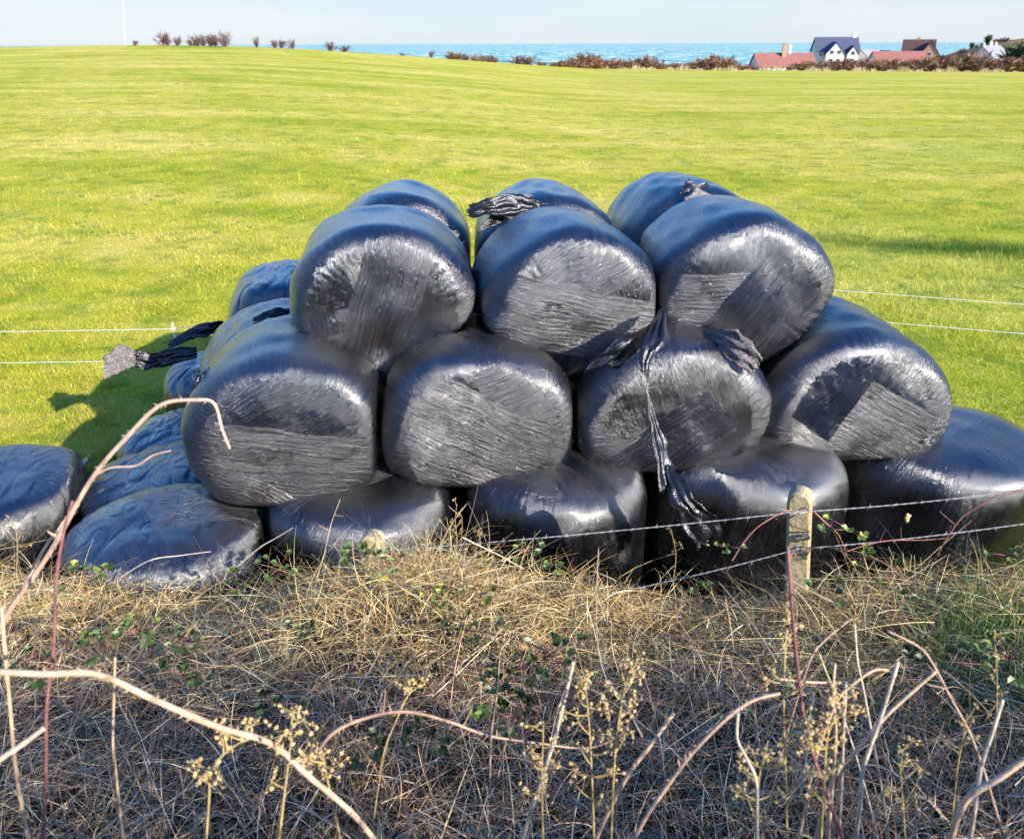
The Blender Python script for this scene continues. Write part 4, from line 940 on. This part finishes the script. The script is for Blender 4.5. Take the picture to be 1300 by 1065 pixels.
# foreground canes
cane([(-90, 960, 1.22), (-30, 850, 1.25), (10, 780, 1.27), (60, 700, 1.3), (118, 610, 1.33), (165, 548, 1.36), (205, 516, 1.38), (246, 503, 1.4), (270, 513, 1.4), (284, 542, 1.39), (292, 570, 1.38)], .0068, .0030, PINK,
     'long pinkish bramble cane arching high over the left bales, tip hanging down', buds=2)
cane([(-60, 930, 1.3), (-15, 820, 1.32), (25, 760, 1.34), (60, 690, 1.36), (100, 640, 1.38)], .0055, .0032, TAN, 'straight tan cane running beside the lower half of the arching bramble on the left')
cane([(116, 607, 1.34), (140, 594, 1.34), (172, 590, 1.35), (195, 578, 1.36), (217, 572, 1.37)], .0028, .0014, PINK, 'thin side twig standing off the arching bramble towards the blue bale', thorns=False)
cane([(-80, 846, .98), (-20, 848, .97), (60, 852, .96), (120, 860, .96), (200, 888, .95), (280, 918, .95), (340, 948, .95), (390, 982, .95), (450, 1040, .95), (500, 1100, .95)], .0060, .0052, TAN,
     'thick thorny tan cane sloping down from the left edge to the bottom of the photo', buds=3)
cane([(52, 1110, 1.1), (56, 990, 1.12), (62, 900, 1.13), (66, 820, 1.14), (72, 740, 1.15), (80, 680, 1.16), (92, 636, 1.17)], .0040, .0026, PURP, 'upright purple bramble cane at the left crossing the thick tan one')
cane([(40, 1110, 1.15), (24, 980, 1.16), (12, 900, 1.17), (6, 830, 1.18), (2, 770, 1.2)], .0050, .0035, TAN, 'brown cane curving along the left edge of the photo')
cane([(-60, 1010, .9), (0, 965, .92), (30, 945, .93), (56, 924, .94)], .0055, .0045, PALE, 'short pale cut stalk pointing up from the lower left corner', thorns=False, buds=1)
cane([(148, 990, 1.3), (142, 940, 1.3), (145, 880, 1.3), (146, 835, 1.3)], .004, .003, TAN, 'stubby tan stalk behind the thick thorny cane at left', thorns=False, buds=1)
cane([(1090, 1120, 1.02), (1048, 1000, 1.06), (1022, 930, 1.08), (1010, 850, 1.1), (1004, 770, 1.12), (1000, 694, 1.14)], .0043, .0032, PURP, 'tall upright purple cane standing in front of the concrete post', buds=2)
cane([(800, 1075, 1.0), (860, 985, 1.02), (905, 925, 1.03), (950, 893, 1.05), (990, 880, 1.06)], .0048, .0028, PINK, 'pinkish cane leaning right into the yellow seed heads at bottom right', buds=3)
cane([(385, 985, 1.2), (420, 935, 1.2), (470, 910, 1.22), (520, 904, 1.22), (570, 914, 1.22), (620, 935, 1.23), (680, 946, 1.24), (750, 948, 1.25), (800, 925, 1.26)], .0046, .0020, cane_mat('reddish_cane', (.38, .22, .15), (.52, .36, .24)), 'wavy reddish cane lying low across the bottom centre', buds=4, forks=((.3, .2, 1, .05), (.55, .5, .8, .04)))
cane([(660, 1080, 1.15), (690, 985, 1.18), (708, 930, 1.2), (718, 880, 1.22), (728, 840, 1.24)], .0052, .0040, PALE, 'thick bleached stalk leaning right at bottom centre', thorns=False)
cane([(760, 1050, 1.2), (798, 985, 1.2), (828, 945, 1.22), (855, 905, 1.24)], .0055, .0045, TAN, 'thick tan stub leaning right beside the yellow seed heads in the bottom centre', thorns=False)
cane([(622, 990, 1.5), (625, 930, 1.55), (630, 880, 1.6), (634, 835, 1.62), (642, 802, 1.64)], .0028, .0016, TAN, 'slender forked twig standing alone in the shaded grass at centre', thorns=False, forks=((.75, -1, .7, .06), (.55, -.8, .6, .04), (.85, .5, 1, .05)))
cane([(815, 935, 1.6), (790, 890, 1.7), (770, 860, 1.8), (758, 820, 1.95), (756, 760, 2.2), (760, 695, 2.5)], .0030, .0016, TAN, 'long thin tan stem bending up from the seed heads to the grass crest at centre', thorns=False)
cane([(1092, 1020, 1.1), (1098, 975, 1.12), (1122, 900, 1.15), (1140, 840, 1.18)], .0048, .0040, PALE, 'bleached straight stalk leaning right at bottom right, nearest the purple cane', thorns=False)
cane([(1060, 990, 1.15), (1085, 950, 1.16), (1130, 905, 1.18), (1188, 852, 1.2)], .0048, .0038, TAN, 'tan stalk slanting up to meet the kinked stem at bottom right', thorns=False)
cane([(1260, 1010, 1.15), (1245, 965, 1.18), (1230, 925, 1.2), (1205, 885, 1.22), (1186, 848, 1.25), (1168, 822, 1.26), (1127, 801, 1.28)], .0036, .0024, PINK, 'kinked pinkish stem reaching up left from the lower right corner', thorns=False, forks=((.66, -1, .05, .04),))
cane([(1096, 870, 1.4), (1090, 840, 1.4), (1085, 792, 1.42)], .0034, .0028, PALE, 'short pale upright stalk in the middle of the right half', thorns=False)
cane([(1060, 880, 1.35), (1050, 855, 1.35), (1040, 830, 1.36)], .0026, .002, PALE, 'small pale stick left of the short upright stalk at right', thorns=False)
cane([(1056, 1000, 1.12), (1060, 930, 1.14), (1058, 880, 1.16), (1060, 842, 1.18)], .0036, .0030, TAN, 'vertical tan stalk rising out of the seed heads at bottom right', thorns=False)
cane([(1066, 1000, 1.14), (1070, 930, 1.16), (1074, 868, 1.2)], .0034, .0028, PALE, 'vertical bleached stalk beside the tan one at bottom right', thorns=False)
cane([(990, 862, 1.2), (1030, 868, 1.22), (1075, 866, 1.22)], .0028, .0024, TAN, 'level tan stick lying across the stalks at bottom right', thorns=False)
cane([(1060, 895, 1.15), (1085, 870, 1.16), (1112, 852, 1.18), (1128, 851, 1.18)], .0036, .0028, TAN, 'bent tan stick crossing in front of the pale stalks at right', thorns=False)
cane([(1240, 1030, 1.05), (1250, 975, 1.08), (1262, 925, 1.1), (1273, 888, 1.12)], .0046, .0036, PALE, 'bleached stalk standing near the right edge at the bottom', thorns=False)
cane([(1220, 1020, 1.), (1265, 985, 1.), (1310, 958, 1.)], .0062, .0058, TAN, 'thick tan cane crossing the lower right corner', thorns=False)
cane([(1030, 840, 1.4), (1048, 815, 1.42), (1066, 798, 1.44), (1082, 785, 1.46)], .0032, .0016, PINK, 'short curved reddish shoot right of the tall purple cane', thorns=True)
cane([(962, 1040, 1.0), (960, 990, 1.0), (946, 960, 1.02), (938, 935, 1.04), (937, 905, 1.05)], .0036, .003, PALE, 'crooked pale stalk at the bottom, left of the yellow seed heads', thorns=False)
cane([(985, 840, 1.9), (960, 800, 2.1), (935, 765, 2.3), (912, 738, 2.45)], .0034, .0018, TAN, 'thin tan stem rising left from the purple cane to the grass crest', thorns=False, forks=((.5, .3, -1, .12),))
# twigs in front of the bales
cane([(402, 735, 3.1), (412, 700, 3.1), (420, 665, 3.1), (432, 634, 3.1)], .0032, .0016, TAN, 'thin dry stem standing before the bottom bale left of the lichen post', thorns=False, forks=((.8, .6, -.4, .05), (.6, -.6, .4, .05)))
cane([(300, 720, 3.0), (330, 695, 3.0), (350, 682, 3.0), (372, 670, 3.0)], .0036, .0018, PALE, 'pale twig sticking up right from the straw on the left bank', thorns=False, buds=1)
cane([(545, 720, 3.0), (560, 690, 3.0), (575, 662, 3.0), (592, 640, 3.0)], .0034, .0018, TAN, 'leaning seed stem between the second and third bottom bales', thorns=False, forks=((.7, .6, .6, .05), (.8, -.7, .4, .05), (.55, -.4, .5, .06)))
cane([(587, 682, 3.0), (610, 694, 3.0), (635, 706, 3.0), (664, 722, 3.0)], .0038, .0025, PALE, 'pale twig slanting down in front of the central bottom bale', thorns=False)
cane([(150, 735, 2.9), (190, 712, 2.9), (230, 705, 2.95), (268, 700, 3.0)], .0032, .0018, PALE, 'pale arching twig over the straw below the squat left bale', thorns=False)
cane([(929, 712, 2.95), (945, 688, 2.95), (963, 668, 2.95), (996, 650, 2.98), (1012, 649, 3.0)], .0036, .0020, cane_mat('red_bramble', (.36, .12, .08), (.50, .24, .16)), 'red bramble shoot arching to the left side of the bare concrete post')
cane([(1034, 650, 3.0), (1048, 664, 2.98), (1064, 680, 2.96), (1075, 705, 2.95)], .0034, .0018, CANE['red_bramble'], 'red bramble shoot hanging from the right side of the bare concrete post')
cane([(1300, 621, 2.8), (1262, 630, 2.82), (1240, 645, 2.84), (1221, 657, 2.86), (1204, 682, 2.88), (1186, 712, 2.9)], .0034, .0022, CANE['red_bramble'], 'red twig climbing to the top barbed wire at the right edge', forks=((.7, -.6, .3, .08),))
cane([(1075, 700, 2.95), (1100, 692, 2.95), (1132, 686, 2.94), (1171, 685, 2.92), (1204, 683, 2.9)], .0030, .0018, CANE['red_bramble'], 'reddish dry bramble lying along the lower barbed wire on the right', forks=((.4, .3, 1, .05), (.6, -.2, .8, .05), (.8, .5, .8, .04)))
# darker dead twigs tangled in the shade: many, one object
def thicket():
    r = random.Random(8); m = MB()
    for _ in range(230):
        x = r.uniform(-2.6, 2.6); y = r.uniform(1.1, 3.1); z = gz(x, y)+r.uniform(.03, .16); a = r.uniform(0, 6.28); L = r.uniform(.2, .7)
        p = [Vector((x, y, z))]; d = Vector((math.cos(a), math.sin(a)*.6, r.uniform(-.15, .5))).normalized()
        for k in range(4):
            d = (d+Vector((r.uniform(-.35, .35), r.uniform(-.35, .35), r.uniform(-.35, .2)))).normalized(); q = p[-1]+d*L/4
            q.z = max(q.z, gz(q.x, q.y)+.02); p.append(q)
        w_ = r.uniform(.0012, .0028); m.tube(catmull(p, 3), list(np.linspace(w_, w_*.5, 13)), 5)
    tag(m.build('dead_twigs', DARK, None, True), 'thin dark dead bramble twigs tangled through the shaded grass', 'twigs', kind='stuff')
thicket()
# leafy bramble sprigs
def leaf_geo(m_v, m_f, c_v, base, d, up, size, col, r):
    d = d.normalized(); s = d.cross(up).normalized(); n = s.cross(d)
    prof = [(0, 0), (.18, .26), (.36, .40), (.5, .36), (.66, .34), (.82, .18), (1, 0)]
    i0 = len(m_v)
    for (a, w_) in prof: m_v.append(base+d*a*size-n*(a*a)*size*.18)
    for sg in (-1, 1):
        for k, (a, w_) in enumerate(prof[1:-1]):
            ww = w_*(1+(.12 if k % 2 else -.08)); m_v.append(base+d*(a+.03)*size+s*sg*ww*size+n*(ww*.35-a*a*.18)*size)
    k = len(prof)
    for sg in (0, 1):
        o_ = i0+k+sg*(k-2)
        m_f.append((i0, i0+1, o_, o_)); 
        for j in range(k-3): m_f.append((i0+1+j, i0+2+j, o_+j+1, o_+j))
        m_f.append((i0+k-2, i0+k-1, o_+k-3, o_+k-3))
    c_v += [col]*(k+2*(k-2))
def sprig(px, py, d, spread, n, size, bright, label, seed, dens_z=.6):
    r = random.Random(seed*3+1); c = P(px, py, d); V = []; F = []; C = []; st = MB()
    root = empty('leafy_bramble', tuple(c)); tag(root, label, 'plant')
    for k in range(n):
        q = Vector((r.gauss(0, spread), r.gauss(0, spread*.6), r.gauss(0, spread*dens_z)))
        q.y -= abs(q.z)*.2
        out = (q+Vector((r.uniform(-.03, .03), -.05, .05))).normalized()
        st.tube([Vector((0, .03, -spread*.8)), q*.5+Vector((0, 0, -.01)), q], [.0018, .0014, .001], 4)
        for a in (-.95, 0, .95):
            dd = (Matrix.Rotation(a, 3, 'Z') @ out)+Vector((0, 0, r.uniform(-.2, .2)))
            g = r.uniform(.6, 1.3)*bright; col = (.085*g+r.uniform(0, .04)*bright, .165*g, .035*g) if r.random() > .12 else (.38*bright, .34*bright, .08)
            leaf_geo(V, F, C, q, dd, Vector((r.uniform(-.5, .5), -.5, 1)), size*r.uniform(.7, 1.15), col, r)
    F2 = []
    for f in F:
        F2.append(f if f[2] != f[3] else f[:3])
    me = bpy.data.meshes.new('leaves'); me.from_pydata([tuple(v) for v in V], [], F2); me.update()
    a = me.color_attributes.new('Col', 'FLOAT_COLOR', 'POINT'); cc = np.ones((len(V), 4), np.float32); cc[:, :3] = C; a.data.foreach_set('color', cc.ravel())
    me.materials.append(LEAFM); ob('leaves', me, root); st.build('stem', PURP, root, True)
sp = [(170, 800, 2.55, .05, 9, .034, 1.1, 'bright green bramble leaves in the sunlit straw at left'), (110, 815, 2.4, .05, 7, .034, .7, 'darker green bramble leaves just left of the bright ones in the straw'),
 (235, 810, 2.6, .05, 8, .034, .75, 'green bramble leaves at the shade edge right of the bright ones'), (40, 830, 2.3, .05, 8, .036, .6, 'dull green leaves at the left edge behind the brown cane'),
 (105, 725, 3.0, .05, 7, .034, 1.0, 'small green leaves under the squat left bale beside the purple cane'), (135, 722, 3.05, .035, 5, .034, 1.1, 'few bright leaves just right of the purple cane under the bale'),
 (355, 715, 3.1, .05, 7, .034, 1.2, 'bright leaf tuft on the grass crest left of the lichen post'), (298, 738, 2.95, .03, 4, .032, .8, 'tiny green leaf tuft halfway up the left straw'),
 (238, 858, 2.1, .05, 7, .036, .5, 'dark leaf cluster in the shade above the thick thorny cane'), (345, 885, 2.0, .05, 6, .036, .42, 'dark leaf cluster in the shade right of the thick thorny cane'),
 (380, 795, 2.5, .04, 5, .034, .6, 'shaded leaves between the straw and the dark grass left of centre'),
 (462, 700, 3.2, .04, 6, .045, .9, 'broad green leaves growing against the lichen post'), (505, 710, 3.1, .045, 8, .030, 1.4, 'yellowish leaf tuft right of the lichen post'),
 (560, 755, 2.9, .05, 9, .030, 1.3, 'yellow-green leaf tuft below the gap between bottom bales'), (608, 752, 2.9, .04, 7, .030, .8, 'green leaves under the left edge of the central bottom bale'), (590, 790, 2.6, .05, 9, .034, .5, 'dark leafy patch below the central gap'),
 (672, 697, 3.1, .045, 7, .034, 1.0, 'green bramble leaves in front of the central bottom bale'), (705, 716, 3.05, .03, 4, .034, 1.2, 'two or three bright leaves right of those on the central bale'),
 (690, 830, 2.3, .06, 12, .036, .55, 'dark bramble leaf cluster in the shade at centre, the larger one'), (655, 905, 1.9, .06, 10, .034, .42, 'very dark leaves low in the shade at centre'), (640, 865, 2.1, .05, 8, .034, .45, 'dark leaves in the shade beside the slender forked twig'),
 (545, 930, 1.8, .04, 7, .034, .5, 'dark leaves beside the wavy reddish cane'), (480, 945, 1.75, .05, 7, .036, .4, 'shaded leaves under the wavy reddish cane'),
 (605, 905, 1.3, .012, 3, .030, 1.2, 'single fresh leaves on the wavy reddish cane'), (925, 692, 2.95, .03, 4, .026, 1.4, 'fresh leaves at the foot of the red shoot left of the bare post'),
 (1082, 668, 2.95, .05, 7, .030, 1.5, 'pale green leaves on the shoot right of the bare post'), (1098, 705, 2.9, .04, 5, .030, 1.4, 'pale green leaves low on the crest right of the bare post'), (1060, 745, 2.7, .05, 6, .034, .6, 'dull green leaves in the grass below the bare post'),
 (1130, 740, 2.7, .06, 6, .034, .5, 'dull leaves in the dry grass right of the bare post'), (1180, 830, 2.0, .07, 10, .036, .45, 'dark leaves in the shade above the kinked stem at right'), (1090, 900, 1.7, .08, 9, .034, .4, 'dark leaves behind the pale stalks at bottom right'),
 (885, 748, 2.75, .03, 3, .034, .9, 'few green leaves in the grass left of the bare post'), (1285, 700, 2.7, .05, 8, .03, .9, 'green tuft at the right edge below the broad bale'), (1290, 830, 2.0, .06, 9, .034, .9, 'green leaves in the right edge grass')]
for i, s in enumerate(sp): sprig(*s, i)
# dried seed heads in the foreground
SEED = simple('dry_seed_heads', (.42, .28, .11), (.66, .48, .22), 60, .8); STEMY = cane_mat('yellow_stem', (.42, .30, .10), (.58, .44, .18))
def seedplant(pts, heads, label, seed, r0=.0028, size=.006):
    size *= .72; r0 *= .8
    r = np.random.default_rng(seed); rr_ = random.Random(seed)
    base = P(*pts[0]); root = empty('seed_plant', tuple(base)); tag(root, label, 'plant')
    st = MB(); hd = MB(); path = [P(*p)-base for p in pts]; W = catmull(path, 6); st.tube(W, list(np.linspace(r0, r0*.5, len(W))), 7)
    for (at, dx, dz, ln, nb) in heads:
        i = int(at*(len(W)-1)); v = Vector((dx, rr_.uniform(-.4, .4), dz)).normalized(); e = W[i]+v*ln
        st.tube(catmull([W[i], W[i]+v*ln*.5+Vector((0, 0, -.004)), e], 3), list(np.linspace(r0*.7, r0*.35, 7)), 5)
        for k in range(nb):
            q = e+Vector((rr_.gauss(0, 1), rr_.gauss(0, 1), rr_.gauss(0, 1)))*size*2.0
            st.tube([e-v*size, q], [r0*.25, r0*.2], 4)
            hd.blob(q, size*rr_.uniform(.45, .95), r)
            for _ in range(2): hd.blob(q+Vector((rr_.gauss(0, 1), rr_.gauss(0, 1), rr_.gauss(0, 1)))*size*.7, size*rr_.uniform(.25, .5), r)
    st.build('stem', STEMY, root, True); hd.build('seed_head', SEED, root, False)
def hl(seed, n, a0=.35, ln=(.02, .05), nb=5):
    r = random.Random(seed); return [(r.uniform(a0, 1), r.uniform(-1, 1), r.uniform(.1, 1), r.uniform(*ln), nb) for _ in range(n)]
seedplant([(260, 1100, .95), (265, 1020, .96), (270, 975, .97), (300, 945, .98), (330, 935, .98)], hl(1, 12), 'blurred yellow seed heads at the bottom edge left of centre', 1)
seedplant([(350, 1100, .93), (362, 1000, .95), (368, 950, .96), (370, 915, .97)], hl(2, 7), 'upright yellow seed stem rising above the thick thorny cane', 2)
seedplant([(440, 1100, 1.0), (418, 1000, 1.0), (410, 960, 1.0)], hl(3, 6, .5), 'small yellow seed tuft right of the thick thorny cane at the bottom', 3)
seedplant([(470, 1080, 1.15), (485, 965, 1.2), (505, 910, 1.22), (520, 880, 1.24), (540, 868, 1.25)], hl(4, 5, .75, (.01, .025)), 'thin stem tipped with a pale seed cluster, bottom left of centre', 4, .0024, .005)
seedplant([(755, 1090, 1.1), (752, 1000, 1.12), (748, 920, 1.15), (742, 860, 1.18)], hl(5, 18, .3), 'tall yellow seed head plant, left one of the pair at bottom centre', 5)
seedplant([(775, 1090, 1.1), (780, 970, 1.12), (788, 900, 1.15), (800, 850, 1.18)], hl(6, 13, .4), 'tall yellow seed head plant, right one of the pair at bottom centre', 6)
seedplant([(690, 1080, 1.1), (688, 990, 1.12), (690, 920, 1.14)], hl(7, 9, .4), 'low yellow seed plant left of the pair at bottom centre', 7)
seedplant([(1000, 1100, 1.05), (998, 1000, 1.07), (995, 900, 1.1), (998, 810, 1.14), (1003, 795, 1.15)], hl(8, 20, .35, (.015, .04), 4), 'yellow seed plant twined round the tall purple cane', 8, .0026, .005)
seedplant([(960, 1100, 1.0), (962, 1000, 1.03), (975, 940, 1.05)], hl(9, 13, .3), 'dense yellow seed heads at the bottom left of the purple cane', 9)
seedplant([(1040, 1110, 1.0), (1046, 1000, 1.02), (1052, 930, 1.05), (1075, 880, 1.07)], hl(10, 22, .3, (.02, .05), 5), 'dense yellow seed heads right of the purple cane base', 10)
seedplant([(1150, 1080, 1.1), (1145, 1000, 1.1), (1140, 950, 1.12)], hl(11, 8, .4), 'sparse seed heads at the bottom between the pale stalks', 11, .0022, .005)
seedplant([(1262, 960, 1.4), (1266, 880, 1.42), (1264, 830, 1.44), (1262, 800, 1.46)], hl(12, 8, .3, (.008, .02), 3), 'thin upright seed stem near the right edge', 12, .0018, .004)
seedplant([(1205, 1080, 1.1), (1215, 980, 1.12), (1222, 940, 1.14), (1228, 905, 1.16)], hl(13, 8, .5, (.02, .04), 3), 'brownish seed stem near the lower right corner', 13, .002, .004)
seedplant([(575, 730, 3.0), (580, 690, 3.0), (578, 660, 3.0), (580, 640, 3.0)], hl(14, 10, .4, (.02, .05), 3), 'dry seed stem in front of the gap between the second and third bottom bales', 14, .0022, .005)
seedplant([(612, 720, 3.0), (610, 690, 3.0), (608, 675, 3.0)], hl(15, 5, .4, (.01, .03), 3), 'small seed stem before the left edge of the central bottom bale', 15, .002, .004)
seedplant([(855, 735, 3.0), (858, 705, 3.0), (852, 672, 3.0)], hl(16, 5, .5, (.02, .05), 3), 'pale seed stem crossing the wire beside the flared film end', 16, .0022, .004)
seedplant([(20, 735, 2.6), (22, 700, 2.6), (20, 665, 2.6)], hl(17, 7, .4, (.02, .06), 3), 'dry seed stem at the left edge in front of the cut-off bale', 17, .002, .004)
